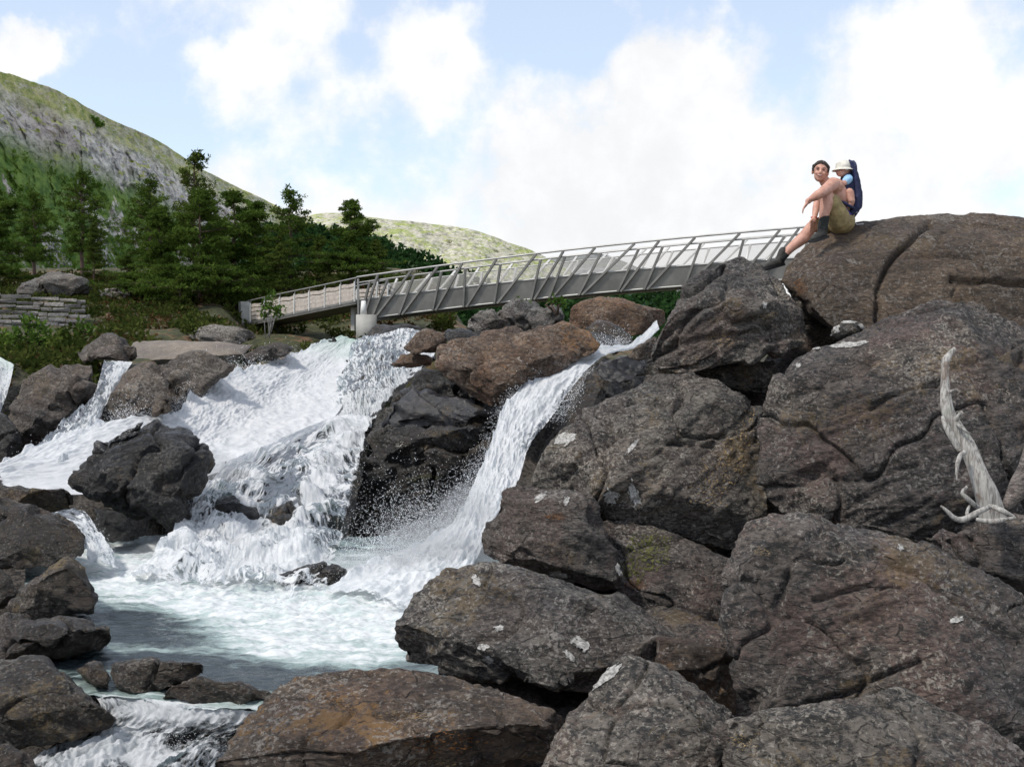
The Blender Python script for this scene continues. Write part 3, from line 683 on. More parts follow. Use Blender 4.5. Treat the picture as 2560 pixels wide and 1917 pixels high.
# ------------------------------------------------------------------ rocks of the left bank
rock('L1', 'large grey rock at the left edge below the shrubs',
     [(20, 990), (32, 958), (85, 928), (145, 922), (196, 903), (236, 908), (240, 990), (190, 1035), (145, 1062), (98, 1112), (40, 1170), (-60, 1190), (10, 1060)], 31.5, 3.0, .8, .6, 'mid_grey', smooth=1)
rock('L1b', 'rounded rock at the frame edge left of the large grey rock',
     [(-60, 1000), (10, 1030), (60, 1080), (60, 1180), (-20, 1200), (-120, 1160)], 29.5, 2.0, .6, .6, 'wet', smooth=1)
rock('L2', 'grey brown rock right of the thin waterfall strand',
     [(256, 1034), (268, 1000), (290, 955), (318, 922), (362, 903), (386, 912), (410, 938), (420, 970), (414, 1030), (380, 1050), (310, 1052)], 30, 2.5, .8, .6, 'mid_grey', smooth=1, ridge=[(300, 990, -.7), (380, 960, -.6)])
rock('L2b', 'small grey block leaning on the rock right of the thin strand',
     [(362, 1035), (375, 985), (400, 970), (425, 985), (432, 1030), (400, 1050)], 28.8, 1.2, .4, .5, 'mid_grey', smooth=1)
rock('L3', 'dark rock shoulder against the white main waterfall',
     [(380, 908), (408, 890), (453, 878), (507, 884), (545, 902), (590, 912), (570, 945), (520, 960), (470, 1010), (432, 1050), (410, 1000), (400, 940)], 33, 2.5, .7, .6, 'mid_grey', smooth=1)
rock('L3b', 'light patched stone set in the dark rock shoulder',
     [(412, 955), (430, 932), (460, 920), (470, 940), (450, 955), (420, 965)], 31.8, .8, .4, .5, 'pile_grey', smooth=1)
rock('L4', 'flat grey boulder lying on top of the left bank above the thin strand',
     [(172, 888), (205, 868), (236, 850), (262, 842), (318, 845), (345, 862), (350, 885), (340, 900), (258, 904), (215, 902)], 35, 1.8, .6, .6, 'mid_grey', smooth=1)
rock('L5', 'smooth beige gravel coloured rock slab along the left bank',
     [(320, 900), (330, 853), (442, 849), (560, 853), (640, 860), (610, 895), (560, 925), (430, 925)], 40, 2.5, .5, 2.2, 'sand_slab', smooth=10, amp=.35, crack=0, strata=.2, facets=6)
rock('L6', 'brown rock at the water edge left of the main lip',
     [(592, 905), (605, 885), (630, 870), (690, 858), (738, 868), (720, 885), (680, 900), (620, 925)], 38.5, 1.8, .5, .6, 'mid_grey', smooth=1)
rock('L7', 'pale grey outcrop in the heath left of the footbridge ramp',
     [(440, 855), (485, 822), (522, 813), (580, 814), (630, 825), (650, 850), (570, 860)], 46, 2.5, .5, 1.0, 'pile_grey', smooth=1)
rock('L9', 'grey outcrop above the dry stone wall',
     [(30, 735), (50, 705), (90, 696), (145, 687), (205, 694), (235, 712), (240, 740), (130, 750)], 64, 4.0, 1.0, .8, 'pile_grey', smooth=1)
rock('L10', 'low grey outcrop under the trees right of the stone wall',
     [(235, 735), (255, 712), (290, 720), (330, 738), (320, 748), (260, 748)], 62, 3.0, .8, .8, 'pile_grey', smooth=1)
rock('B1', 'big dark split boulder standing in the middle of the left falls',
     [(176, 1218), (197, 1165), (255, 1107), (310, 1075), (368, 1050), (408, 1056), (446, 1063), (486, 1086), (526, 1122), (532, 1165), (505, 1230), (450, 1318), (364, 1308), (240, 1265)],
     20.2, 2.0, .8, .5, 'wet', smooth=1, ridge=[(370, 1055, -.1), (250, 1180, -.85), (400, 1090, -.75), (330, 1230, -.95), (470, 1110, -.4)], bed=(-.45, .2, .87), strata=1.8, crack=1.2, facets=5, chis=.03)
rock('B1b', 'thin dark plate on the left flank of the split boulder',
     [(200, 1160), (255, 1100), (320, 1065), (370, 1052), (372, 1066), (330, 1090), (270, 1130), (215, 1170)], 19.9, .5, .15, .5, 'wet_slab', smooth=1, crack=0)
rock('B2', 'low dark rock with orange patches left of the split boulder',
     [(-60, 1212), (0, 1216), (90, 1220), (172, 1224), (196, 1250), (185, 1288), (120, 1300), (-60, 1270)], 19.2, 1.4, .5, .8, 'wet_brown', smooth=1)
rock('B3', 'large dark rock at the left edge with a water film at its side',
     [(-80, 1240), (0, 1246), (72, 1270), (150, 1298), (195, 1318), (216, 1352), (208, 1385), (160, 1408), (60, 1425), (-80, 1430)], 16.8, 1.6, .6, .8, 'wet_brown', smooth=1)
rock('B4', 'small wet black rock splitting the little fall below the split boulder',
     [(228, 1268), (250, 1260), (285, 1268), (320, 1300), (362, 1338), (345, 1358), (300, 1362), (262, 1350), (238, 1318)], 19.0, .9, .35, .6, 'wet', smooth=1)
rock('B5', 'triangular brown boulder at the left edge of the pool',
     [(-5, 1540), (50, 1470), (110, 1420), (160, 1384), (186, 1392), (212, 1425), (238, 1462), (250, 1492), (238, 1530), (150, 1555), (40, 1560)], 14.4, 1.0, .5, .5, 'wet_brown', smooth=1, vox=.035)
rock('B5b', 'rounded stone at the left edge beside the triangular boulder',
     [(-60, 1440), (0, 1420), (35, 1450), (45, 1490), (10, 1530), (-60, 1530)], 15.2, .8, .3, .5, 'wet_brown', smooth=1, vox=.04)
rock('B6', 'flat wet brown rock below the triangular boulder',
     [(-80, 1550), (20, 1538), (120, 1540), (210, 1545), (262, 1580), (292, 1605), (265, 1638), (160, 1650), (-80, 1655)], 12.3, 1.0, .35, 1.0, 'wet_brown', smooth=1)
rock('B7', 'large brown boulder in the lower left corner by the outflow',
     [(-80, 1650), (60, 1642), (125, 1648), (180, 1700), (240, 1755), (290, 1800), (270, 1830), (160, 1850), (60, 1880), (-80, 1890)], 10.9, 1.2, .5, .8, 'wet_brown', smooth=1)
rock('B8', 'small grey rock between the two flat brown rocks of the outflow',
     [(186, 1668), (220, 1652), (252, 1650), (280, 1690), (275, 1735), (250, 1745), (215, 1715)], 11.4, .5, .2, .6, 'wet_brown', smooth=1)
rock('B9', 'mottled wet rock at the near rim of the pool',
     [(262, 1690), (280, 1660), (350, 1648), (440, 1646), (505, 1660), (520, 1685), (440, 1705), (380, 1735), (300, 1740)], 11.3, .8, .25, .9, 'wet_brown', smooth=1)
rock('B10', 'reddish wet rock on the sill where the pool spills over',
     [(370, 1755), (420, 1718), (490, 1698), (600, 1700), (680, 1728), (690, 1748), (620, 1775), (500, 1785)], 10.9, .8, .2, 1.0, 'wet_brown', smooth=1)
rock('B11', 'dark rock in the very bottom left corner',
     [(-60, 1870), (20, 1868), (70, 1900), (100, 1960), (-60, 1980)], 9.7, .7, .2, .6, 'wet_brown', smooth=1)
rock('F1', 'veiled black rock in the lower left cascade',
     [(470, 1370), (490, 1290), (530, 1240), (590, 1230), (640, 1290), (640, 1350), (590, 1375)], 21.2, 1.2, .5, .5, 'wet', smooth=1)
rock('F2', 'black rounded rock parting the cascade in the middle',
     [(640, 1375), (655, 1310), (690, 1265), (725, 1245), (755, 1270), (760, 1320), (720, 1360)], 20.7, 1.2, .5, .5, 'wet', smooth=1)
rock('F3', 'low black rock at the foot of the cascade by the pool',
     [(670, 1460), (700, 1430), (760, 1412), (830, 1405), (870, 1425), (850, 1460), (780, 1480), (700, 1480)], 16.6, 1.0, .4, .7, 'wet', smooth=1)
# ------------------------------------------------------------------ lichen patches on the boulders
_trees = {}
def bvh_of(key):
    if key not in _trees:
        v, f = BVH[key]
        _trees[key] = BVHTree.FromPolygons([tuple(x) for x in v.tolist()], f.tolist())
    return _trees[key]
def patch(key, x, y, rx, ry, ang=0, mat='lichen_white', hole=0.0, n=34, seed=0, name='lichen_patch'):
    """a thin crust lying on the rock where the line of sight meets it"""
    tr = bvh_of(key); o = Vector((0, 0, EYE)); ca, sa = math.cos(ang), math.sin(ang)
    n = 70 if hole > 0 else n
    gu, gv = np.meshgrid(np.linspace(-1.15, 1.15, n), np.linspace(-1.15, 1.15, n))
    q = np.stack([gu.ravel(), gv.ravel(), np.full(n * n, seed + x * .37 + y * .11)], 1)
    rr = np.sqrt(gu.ravel() ** 2 + gv.ravel() ** 2) + .55 * fbm(q * 1.9, 5, .65)
    keepv = (rr < .95) & ((fbm(q * 9.0 + 30, 4, .65) > -.10 + hole)) if hole > 0 else (rr < .9)
    vs, ids, fs = [], {}, []
    for k in np.where(keepv)[0]:
        u, v_ = q[k, 0] * rx, q[k, 1] * ry
        dirn = (P(x + u * ca - v_ * sa, y + u * sa + v_ * ca, 1.0) - o).normalized()
        hit, nrm, _, dist = tr.ray_cast(o, dirn)
        if hit is None: continue
        ids[k] = len(vs); vs.append(hit + nrm * .005 - dirn * .002)
    for i in range(n - 1):
        for j in range(n - 1):
            ks = [i * n + j, i * n + j + 1, (i + 1) * n + j + 1, (i + 1) * n + j]
            ok = [ids[k] for k in ks if k in ids]
            if len(ok) >= 3:
                p = [vs[a] for a in ok]
                if max((p[a] - p[a - 1]).length for a in range(len(p))) < .25: fs.append(ok)
    if not fs: return
    if hole <= 0:                                   # one crust, one piece: keep the largest
        par = list(range(len(vs)))
        def root(a):
            while par[a] != a: par[a] = par[par[a]]; a = par[a]
            return a
        for f_ in fs:
            for a in f_[1:]: par[root(a)] = root(f_[0])
        cnt = {}
        for f_ in fs: cnt[root(f_[0])] = cnt.get(root(f_[0]), 0) + 1
        best = max(cnt, key=cnt.get); fs = [f_ for f_ in fs if root(f_[0]) == best]
        used = sorted({a for f_ in fs for a in f_}); mp_ = {a: i_ for i_, a in enumerate(used)}
        vs = [vs[a] for a in used]; fs = [[mp_[a] for a in f_] for f_ in fs]
    me = bpy.data.meshes.new(name); me.from_pydata(vs, [], fs); me.update()
    r = ROCKS[key]; rebase(me, r.location)
    me.polygons.foreach_set('use_smooth', np.ones(len(fs), bool))
    o_ = link(name, me, M[mat], r)
    if hole > 0: o_['kind'] = 'stuff'
for a in [('round', 1248, 1571, 13, 9), ('round', 1454, 1609, 27, 19, .5), ('round', 1210, 1617, 18, 8), ('round', 1221, 1650, 15, 10, .6), 
          ('round', 1425, 1640, 20, 8, .8), ('round', 1190, 1450, 10, 16, -.5),
          ('wedge', 1396, 1437, 22, 12), ('wedge', 1548, 1425, 8, 24, -.4), ('wedge', 1415, 1252, 7, 12, .4), ('wedge', 1350, 1245, 8, 22, .9),
          ('face', 1527, 1241, 20, 21), ('face', 1413, 1098, 30, 18, -.3), ('face', 1580, 1118, 6, 24, .7), ('face', 1585, 1235, 14, 38, -.3),
          ('spearhead', 1523, 1686, 52, 13, -.72), ('prow', 1708, 698, 10, 15, .3), ('prow', 1911, 763, 7, 9), 
          ('mass', 2120, 862, 46, 8, -.12), ('mass', 2040, 868, 22, 6, -.2), ('mass', 1996, 914, 8, 7), ('mass', 1900, 1010, 8, 8),
          ('chip', 2092, 818, 10, 14), ('chip', 2120, 806, 22, 4), ('chip', 2155, 818, 16, 5, .6), ('fore', 2250, 1370, 9, 7, .8), ('fore', 2390, 1550, 18, 9, -.2),]:
    patch(*a)
for a in [('face', 1850, 1120, 55, 50, 0, 'lichen_ochre', .28), ('face', 1800, 1180, 50, 45, 0, 'lichen_ochre', .25), ('face', 1770, 1230, 60, 40, 0, 'lichen_ochre', .32), ('face', 1870, 1060, 30, 40, 0, 'lichen_ochre', .35),
          ('prow', 1800, 850, 40, 24, 0, 'lichen_ochre', .3), ('prow', 1920, 790, 22, 10, -.3, 'lichen_ochre', .2), ('prow', 1790, 800, 20, 12, 0, 'lichen_ochre', .3),
          ('mossy', 1600, 1400, 50, 60, .3, 'moss', .02), ('mossy', 1650, 1370, 40, 40, .3, 'moss', .1), ('mossy', 1590, 1460, 30, 12, 0, 'lichen_rust', .15),
          ('wedge', 1385, 1290, 26, 10, 0, 'lichen_rust', .12), ('apron', 1110, 1858, 110, 28, -.05, 'lichen_rust', .22), ('apron', 1010, 1790, 90, 14, .1, 'lichen_ochre', .34), ('apron', 1090, 1905, 70, 12, 0, 'lichen_ochre', .3),
          ('perch', 2000, 720, 18, 22, 0, 'lichen_rust', .2), ('fore', 1905, 1380, 26, 12, .2, 'lichen_ochre', .2), ('slabB', 1115, 1085, 50, 12, .1, 'lichen_ochre', .25), ('slabA', 1115, 1030, 14, 26, .2, 'lichen_ochre', .3),
          ('innercliff', 1075, 1115, 22, 24, 0, 'lichen_ochre', .2), ('innercliff', 1060, 1195, 50, 9, -.1, 'moss', .1), ('base', 1860, 1850, 40, 30, 0, 'lichen_ochre', .3)]:
    patch(*a)

# ------------------------------------------------------------------ water
def foam_mat(name, lo=.42, hi=.58, su=5.0, sv=.9, thin_tint=(.50, .56, .55), green=(.40, .56, .47), dk=(.50, .53, .55), wh=(.76, .77, .775), iso=1.0, warp=.55):
    """white aerated water; where the foam thins the film is clear and shows the rock"""
    m, t = new_mat(name)
    uv0 = t.n('ShaderNodeUVMap', uv_map='flow').outputs[0]
    wc = t.n('ShaderNodeTexNoise', {'Vector': uv0, 'Scale': 1.1, 'Detail': 3}).outputs['Color']
    uv = t.n('ShaderNodeVectorMath', {0: uv0, 1: t.vmul(wc, (warp, warp, 0))}, operation='ADD').outputs[0]
    fo = t.n('ShaderNodeAttribute', attribute_name='foam').outputs['Fac']
    ed = t.n('ShaderNodeAttribute', attribute_name='edge').outputs['Fac']
    gl = t.n('ShaderNodeAttribute', attribute_name='glass').outputs['Fac']
    strand = t.noise(t.n('ShaderNodeMapping', {'Vector': uv, 'Scale': (su, sv, 1)}).outputs[0], 1.0, 7, .66, .5)
    drop = t.noise(t.n('ShaderNodeMapping', {'Vector': uv, 'Scale': (su * 2.4, max(sv * 5.0, su * 1.3 * iso), 1)}).outputs[0], 1.0, 6, .68, .4)
    broad = t.noise(uv0, 1.4, 5, .6, .4)
    tex = t.math('ADD', t.math('MULTIPLY', strand, .5), t.math('MULTIPLY', drop, .5))
    msk = t.ramp(t.math('ADD', tex, t.math('SUBTRACT', fo, .5)), lo, hi)
    alp = t.ramp(t.math('ADD', t.math('ADD', t.math('MULTIPLY', drop, .35), t.math('MULTIPLY', broad, .55)), t.math('SUBTRACT', t.math('MULTIPLY', ed, 1.0), .48)), .22, .32)
    white = t.mix(t.ramp(tex, .40, .58), dk, wh)
    white = t.mix(gl, white, t.mix(t.ramp(strand, .35, .6), green, (.66, .76, .71)))
    bmp = t.n('ShaderNodeBump', {'Height': t.math('ADD', tex, broad), 'Strength': .25, 'Distance': .08})
    dif = t.n('ShaderNodeBsdfDiffuse', {'Color': white, 'Normal': bmp})
    trl = t.n('ShaderNodeBsdfTranslucent', {'Color': white, 'Normal': bmp})
    foam = t.n('ShaderNodeMixShader', {0: .4, 1: dif.outputs[0], 2: trl.outputs[0]})
    glo = t.n('ShaderNodeBsdfGlossy', {'Color': (.85, .85, .85, 1), 'Roughness': .22, 'Normal': bmp})
    clear = t.n('ShaderNodeBsdfTransparent', {'Color': (*thin_tint, 1)})
    fres = t.n('ShaderNodeFresnel', {'IOR': 1.33, 'Normal': bmp})
    film = t.n('ShaderNodeMixShader', {0: t.math('MULTIPLY', fres.outputs[0], .35), 1: clear.outputs[0], 2: glo.outputs[0]})
    body = t.n('ShaderNodeMixShader', {0: msk, 1: film.outputs[0], 2: foam.outputs[0]})
    tp = t.n('ShaderNodeBsdfTransparent', {'Color': (1, 1, 1, 1)})
    out = t.n('ShaderNodeMixShader', {0: alp, 1: tp.outputs[0], 2: body.outputs[0]})
    t.n('ShaderNodeOutputMaterial', {'Surface': out})
    return m
WM = foam_mat('white_water', .36, .50, 3.0, .9, dk=(.74, .755, .765), wh=(.88, .882, .885))
WM2 = foam_mat('lacy_water', .49, .55, 4.2, 1.5, dk=(.50, .53, .55), wh=(.80, .81, .815))
WM5 = foam_mat('cascade_water', .475, .545, 2.6, 1.7, dk=(.56, .585, .60), wh=(.84, .845, .85), warp=1.2)
WM3 = foam_mat('falling_water', .39, .49, 6.0, .8, dk=(.64, .665, .68), wh=(.86, .865, .87))
def fall(name, lines, nu, nv, mat, foam=.5, amp=.16, edge=(.06, .06), glass=0.0, foam_fn=None, fu=2.2, fv=.8, end=.04, start=.02, seed=0.0, lift=0.0, crest=0.0, bumps=0.0):
    L = [catmull([tuple(P(*p)) for p in ln], nv) for ln in lines]
    A = np.array(L)                                                   # lines x nv x 3
    k = len(L); uu = np.linspace(0, k - 1, nu)
    G = np.empty((nu, nv, 3))
    for j in range(nv): 
        base = A[:, j]; i0 = np.clip(np.floor(uu).astype(int), 0, k - 2); fr = (uu - i0)[:, None]
        p0 = base[np.maximum(i0 - 1, 0)]; p1 = base[i0]; p2 = base[i0 + 1]; p3 = base[np.minimum(i0 + 2, k - 1)]
        G[:, j] = 0.5 * (2 * p1 + (p2 - p0) * fr + (2 * p0 - 5 * p1 + 4 * p2 - p3) * fr ** 2 + (3 * p1 - p0 - 3 * p2 + p3) * fr ** 3)
    wid = np.cumsum(np.concatenate([np.zeros((1, nv)), np.linalg.norm(np.diff(G, axis=0), axis=2)], 0), 0)
    lng = np.cumsum(np.concatenate([np.zeros((nu, 1)), np.linalg.norm(np.diff(G, axis=1), axis=2)], 1), 1)
    um = np.linspace(0, 1, nu)[:, None] * wid[-1].mean() + 0 * wid
    lm = np.linspace(0, 1, nv)[None, :] * lng.mean(0)[-1] + 0 * lng
    idx = np.arange(nu * nv).reshape(nu, nv)
    f = np.stack([idx[:-1, :-1], idx[1:, :-1], idx[1:, 1:], idx[:-1, 1:]], -1).reshape(-1, 4)
    v = G.reshape(-1, 3).astype(np.float32)
    n = normals(v, f)
    if (n[:, 1].mean() > 0): n = -n                                    # towards the valley side
    q = np.stack([um.ravel() * fu, lm.ravel() * fv, np.full(nu * nv, seed)], 1)
    q2 = np.stack([um.ravel() * fu * 3, lm.ravel() * fv * 2.4, np.full(nu * nv, seed + 7)], 1)
    un = np.linspace(0, 1, nu)[:, None] + np.zeros((1, nv)); vn = np.linspace(0, 1, nv)[None, :] + np.zeros((nu, 1))
    taper = (np.clip(un / .08, 0.2, 1) * np.clip((1 - un) / .08, 0.2, 1)).ravel()
    grow = np.clip(.35 + vn.ravel() * 1.6, 0, 1)
    disp = amp * grow * (fbm(q, 4, .55) + .4 * fbm(q2, 3, ridged=True) - .2) * taper + lift
    if bumps: disp = disp + bumps * (fbm(v * .95 + 4, 2) + .35 * fbm(v * 2.2 + 8, 2)) * np.clip(np.minimum(vn, 1 - vn).ravel() / .1, 0, 1)
    v = v + n * disp[:, None]
    v[:, 2] += np.abs(disp) * .35
    if crest:                                            # leaping tongues along the upper edge
        qc = np.stack([lm.ravel() * 1.6, um.ravel() * 1.5, np.full(nu * nv, seed + 3)], 1)
        v[:, 2] += crest * np.clip(fbm(qc, 4, .6) + .15, 0, 2) * np.exp(-(un.ravel() / .10) ** 2) * np.clip(vn.ravel() / .08, 0, 1)
    me = mesh_np(name, v, f)
    uvl = me.uv_layers.new(name='flow')
    uvv = np.stack([um.ravel(), lm.ravel()], 1).astype(np.float32)
    uvl.data.foreach_set('uv', uvv[f.ravel()].ravel())
    e = np.ones((nu, nv))
    if edge[0] > 0: e = np.minimum(e, un / edge[0])
    if edge[1] > 0: e = np.minimum(e, (1 - un) / edge[1])
    if end > 0: e = np.minimum(e, (1 - vn) / end)
    if start > 0: e = np.minimum(e, vn / start + .3)
    fo = np.full((nu, nv), foam) if foam_fn is None else foam_fn(un, vn)
    gl = np.clip(1 - vn / .16, 0, 1) * glass
    for nm, a in (('foam', fo), ('edge', e), ('glass', gl)):
        at = me.attributes.new(nm, 'FLOAT', 'POINT'); at.data.foreach_set('value', a.ravel().astype(np.float32))
    loc = Vector(v.min(0).tolist()); rebase(me, loc)
    o = link(name, me, mat, None, loc)
    return tag(o, kind='structure')

# rock floor the cascades run over
def shelf(name, label, lines, nu, nv, back, mat, amp=.35, seed=3.0):
    L = [catmull([tuple(P(p[0], p[1], p[2] + back)) for p in ln], nv) for ln in lines]
    A = np.array(L); G = np.stack([np.stack([np.interp(np.linspace(0, len(L) - 1, nu), np.arange(len(L)), A[:, j, c]) for c in range(3)], 1) for j in range(nv)], 1)
    idx = np.arange(nu * nv).reshape(nu, nv)
    f = np.stack([idx[:-1, :-1], idx[1:, :-1], idx[1:, 1:], idx[:-1, 1:]], -1).reshape(-1, 4)
    v = G.reshape(-1, 3).astype(np.float32)
    v[:, 1] += amp * fbm(v * .8 + seed, 4) ; v[:, 2] += amp * .6 * fbm(v * .9 + seed + 20, 4, ridged=True) - amp * .6
    o = link(name, mesh_np(name, v, f), M[mat])
    return tag(o, kind='structure')

shelf('bank_bedrock', '', BANK, 150, 130, 0.0, 'near_red', .3)
main = [[(852, 838, 44), (735, 886, 41), (612, 924, 37), (500, 957, 34), (432, 1036, 30.5), (300, 1046, 28.5), (150, 1092, 26.5), (-20, 1165, 24)],
        [(866, 842, 43.8), (770, 905, 40), (665, 955, 36.4), (560, 1010, 32.8), (470, 1070, 29.6), (350, 1090, 27.5), (180, 1130, 25.5), (-20, 1182, 23.4)],
        [(882, 848, 43.5), (805, 930, 39.2), (710, 1000, 35.2), (610, 1065, 31.2), (510, 1120, 28.2), (400, 1140, 26.2), (200, 1175, 24.2), (-20, 1200, 22.8)],
        [(908, 850, 43), (886, 945, 37.8), (835, 1045, 32), (700, 1125, 27.6), (575, 1172, 25.2), (470, 1200, 23.6), (240, 1235, 22.6), (-20, 1235, 21.8)]]
lacy = [[(885, 850, 42.6), (856, 930, 38.6), (832, 1000, 35.0), (800, 1080, 31.4)],
        [(960, 830, 42.2), (930, 890, 38.6), (895, 980, 34.5), (860, 1085, 30.8)],
        [(1045, 826, 41.5), (985, 905, 37), (935, 985, 33.5), (905, 1075, 30.3)],
        [(1092, 888, 36.5), (1030, 945, 34), (965, 1010, 31.5), (918, 1072, 29.6)]]
casc = [[(570, 1160, 25.2), (505, 1225, 22.9), (462, 1300, 20.7), (405, 1375, 18.4), (340, 1430, 17.0), (285, 1480, 15.8)],
        [(640, 1130, 26.6), (570, 1200, 24.2), (530, 1290, 21.0), (490, 1375, 18.5), (435, 1438, 16.8), (380, 1495, 15.5)],
        [(730, 1090, 28.6), (650, 1170, 25.6), (600, 1270, 21.8), (575, 1370, 18.7), (535, 1445, 16.7), (480, 1512, 15.1)],
        [(830, 1050, 31), (755, 1130, 27.8), (705, 1240, 23.0), (668, 1360, 19.1), (640, 1452, 16.6), (590, 1525, 14.8)],
        [(905, 1045, 30.6), (850, 1120, 27.6), (800, 1230, 23.4), (765, 1360, 19.2), (735, 1460, 16.5), (695, 1535, 14.6)],
        [(930, 1058, 29.4), (915, 1130, 27.2), (893, 1240, 23.6), (868, 1350, 20.2), (845, 1440, 17.2), (820, 1520, 15.1)]]
shelf('cascade_bed', '', [[(q[0], q[1] + 8, q[2]) for q in ln[:4]] + [(ln[4][0], ln[4][1] + 30, ln[4][2])] for ln in casc], 160, 200, .55, 'wet', .4)
shelf('main_fall_bed', '', [[(p[0], p[1] + 14, p[2]) for p in ln] for ln in main], 90, 200, .9, 'wet', .4)
shelf('lacy_fall_bed', '', [[(p[0], p[1] + 6, p[2]) for p in ln] for ln in lacy], 80, 100, .35, 'wet', .25)
fall('main_waterfall', main, 190, 520, WM, .62, .075, (.06, .02), glass=1.0, fu=1.6, fv=.7, foam_fn=lambda u, v: .66 + 0 * u - .10 * np.clip(1 - v / .1, 0, 1), seed=1, crest=.22)
fall('lacy_waterfall', lacy, 150, 210, WM2, .50, .10, (.10, .14), bumps=.22, foam_fn=lambda u, v: .51 + .14 * smooth01(.75, 1.0, u) + .10 * smooth01(.6, 1, v), fu=3, fv=1.4, end=0, seed=2)
def casc_f(u, v):
    f = .505 + .15 * smooth01(.22, 0, v) + .10 * smooth01(.52, .68, v) - .14 * smooth01(.75, 1.0, v)
    f += .14 * np.exp(-((u - .06) / .09) ** 2) + .12 * np.exp(-((u - .43 - .1 * (v - .5)) / .06) ** 2) * smooth01(.25, .5, v) + .08 * np.exp(-((u - .8) / .08) ** 2)
    f -= .13 * np.exp(-((u - .25) / .09) ** 2 - ((v - .46) / .10) ** 2) + .24 * np.exp(-((u - .58) / .07) ** 2 - ((v - .46) / .09) ** 2) + .18 * np.exp(-((u - .86) / .12) ** 2 - ((v - .66) / .10) ** 2)
    return f
fall('lower_cascade', casc, 360, 440, WM5, .5, .05, (.06, .18), bumps=.28, foam_fn=casc_f, fu=1.7, fv=1.5, end=.30, seed=3, lift=.06)
rightf = [[(1642, 800, 30), (1575, 862, 28.4), (1490, 868, 27.6), (1420, 880, 27), (1340, 922, 26.2), (1285, 985, 25.2), (1252, 1030, 24.2), (1222, 1120, 22.8), (1180, 1215, 21.2), (1135, 1300, 19.7), (1010, 1374, 18.2), (870, 1440, 16.6), (740, 1490, 15.3)],
          [(1645, 812, 29.6), (1580, 868, 28), (1505, 880, 27.2), (1440, 900, 26.5), (1370, 950, 25.6), (1320, 1015, 24.5), (1282, 1075, 23.4), (1250, 1160, 22), (1212, 1240, 20.5), (1165, 1335, 18.9), (1085, 1408, 17.3), (970, 1480, 15.6), (850, 1530, 14.5)],
          [(1648, 825, 29.3), (1600, 868, 28), (1520, 888, 27), (1480, 918, 26.2), (1430, 975, 25.2), (1378, 1050, 24), (1325, 1120, 22.8), (1300, 1200, 21.5), (1262, 1275, 20.1), (1215, 1360, 18.6), (1170, 1436, 16.7), (1080, 1505, 15.1), (980, 1560, 13.9)]]
fall('right_waterfall', rightf, 170, 560, WM3, .58, .09, (.12, .16), foam_fn=lambda u, v: .64 - .22 * smooth01(.55, 1, u) * smooth01(.12, .3, v) * smooth01(.62, .4, v), fu=2.0, fv=.7, end=.16, seed=4, crest=.15)
strand = [[(258, 905, 33.4), (234, 985, 31.2), (165, 1050, 28.6), (95, 1110, 26.6), (20, 1172, 24.6)],
          [(292, 903, 33.4), (254, 990, 31), (205, 1055, 28.4), (150, 1120, 26.2), (80, 1180, 24.2)],
          [(332, 905, 33.2), (272, 1000, 30.8), (250, 1045, 29), (215, 1110, 26.8), (160, 1170, 24.6)]]
fall('thin_waterfall', strand, 60, 200, WM2, .58, .14, (.12, .06), foam_fn=lambda u, v: .48 + .16 * smooth01(.2, .9, u), fu=3, fv=1, seed=5)
edgef = [[(-120, 880, 35), (-130, 960, 33.5), (-140, 1060, 31.5), (-120, 1140, 30)], [(-20, 888, 35), (-30, 960, 33.5), (-40, 1050, 31.5), (-40, 1120, 30)], [(36, 912, 34.2), (22, 975, 33.2), (-5, 1050, 31.4), (-20, 1120, 30)]]
fall('edge_waterfall', edgef, 60, 100, WM2, .6, .14, (.02, .06), glass=.6, seed=6)
smallf = [[(105, 1290, 18.6), (165, 1296, 18.2), (205, 1340, 17.6), (215, 1400, 17.0)], [(185, 1275, 18.8), (210, 1300, 18.4), (238, 1355, 17.7), (255, 1415, 16.9)], [(215, 1278, 18.8), (235, 1310, 18.4), (268, 1370, 17.8), (300, 1430, 16.9)]]
fall('side_waterfall', smallf, 80, 130, WM2, .6, .08, (.3, .2), foam_fn=lambda u, v: .46 + .15 * v + .05 * u, seed=7)
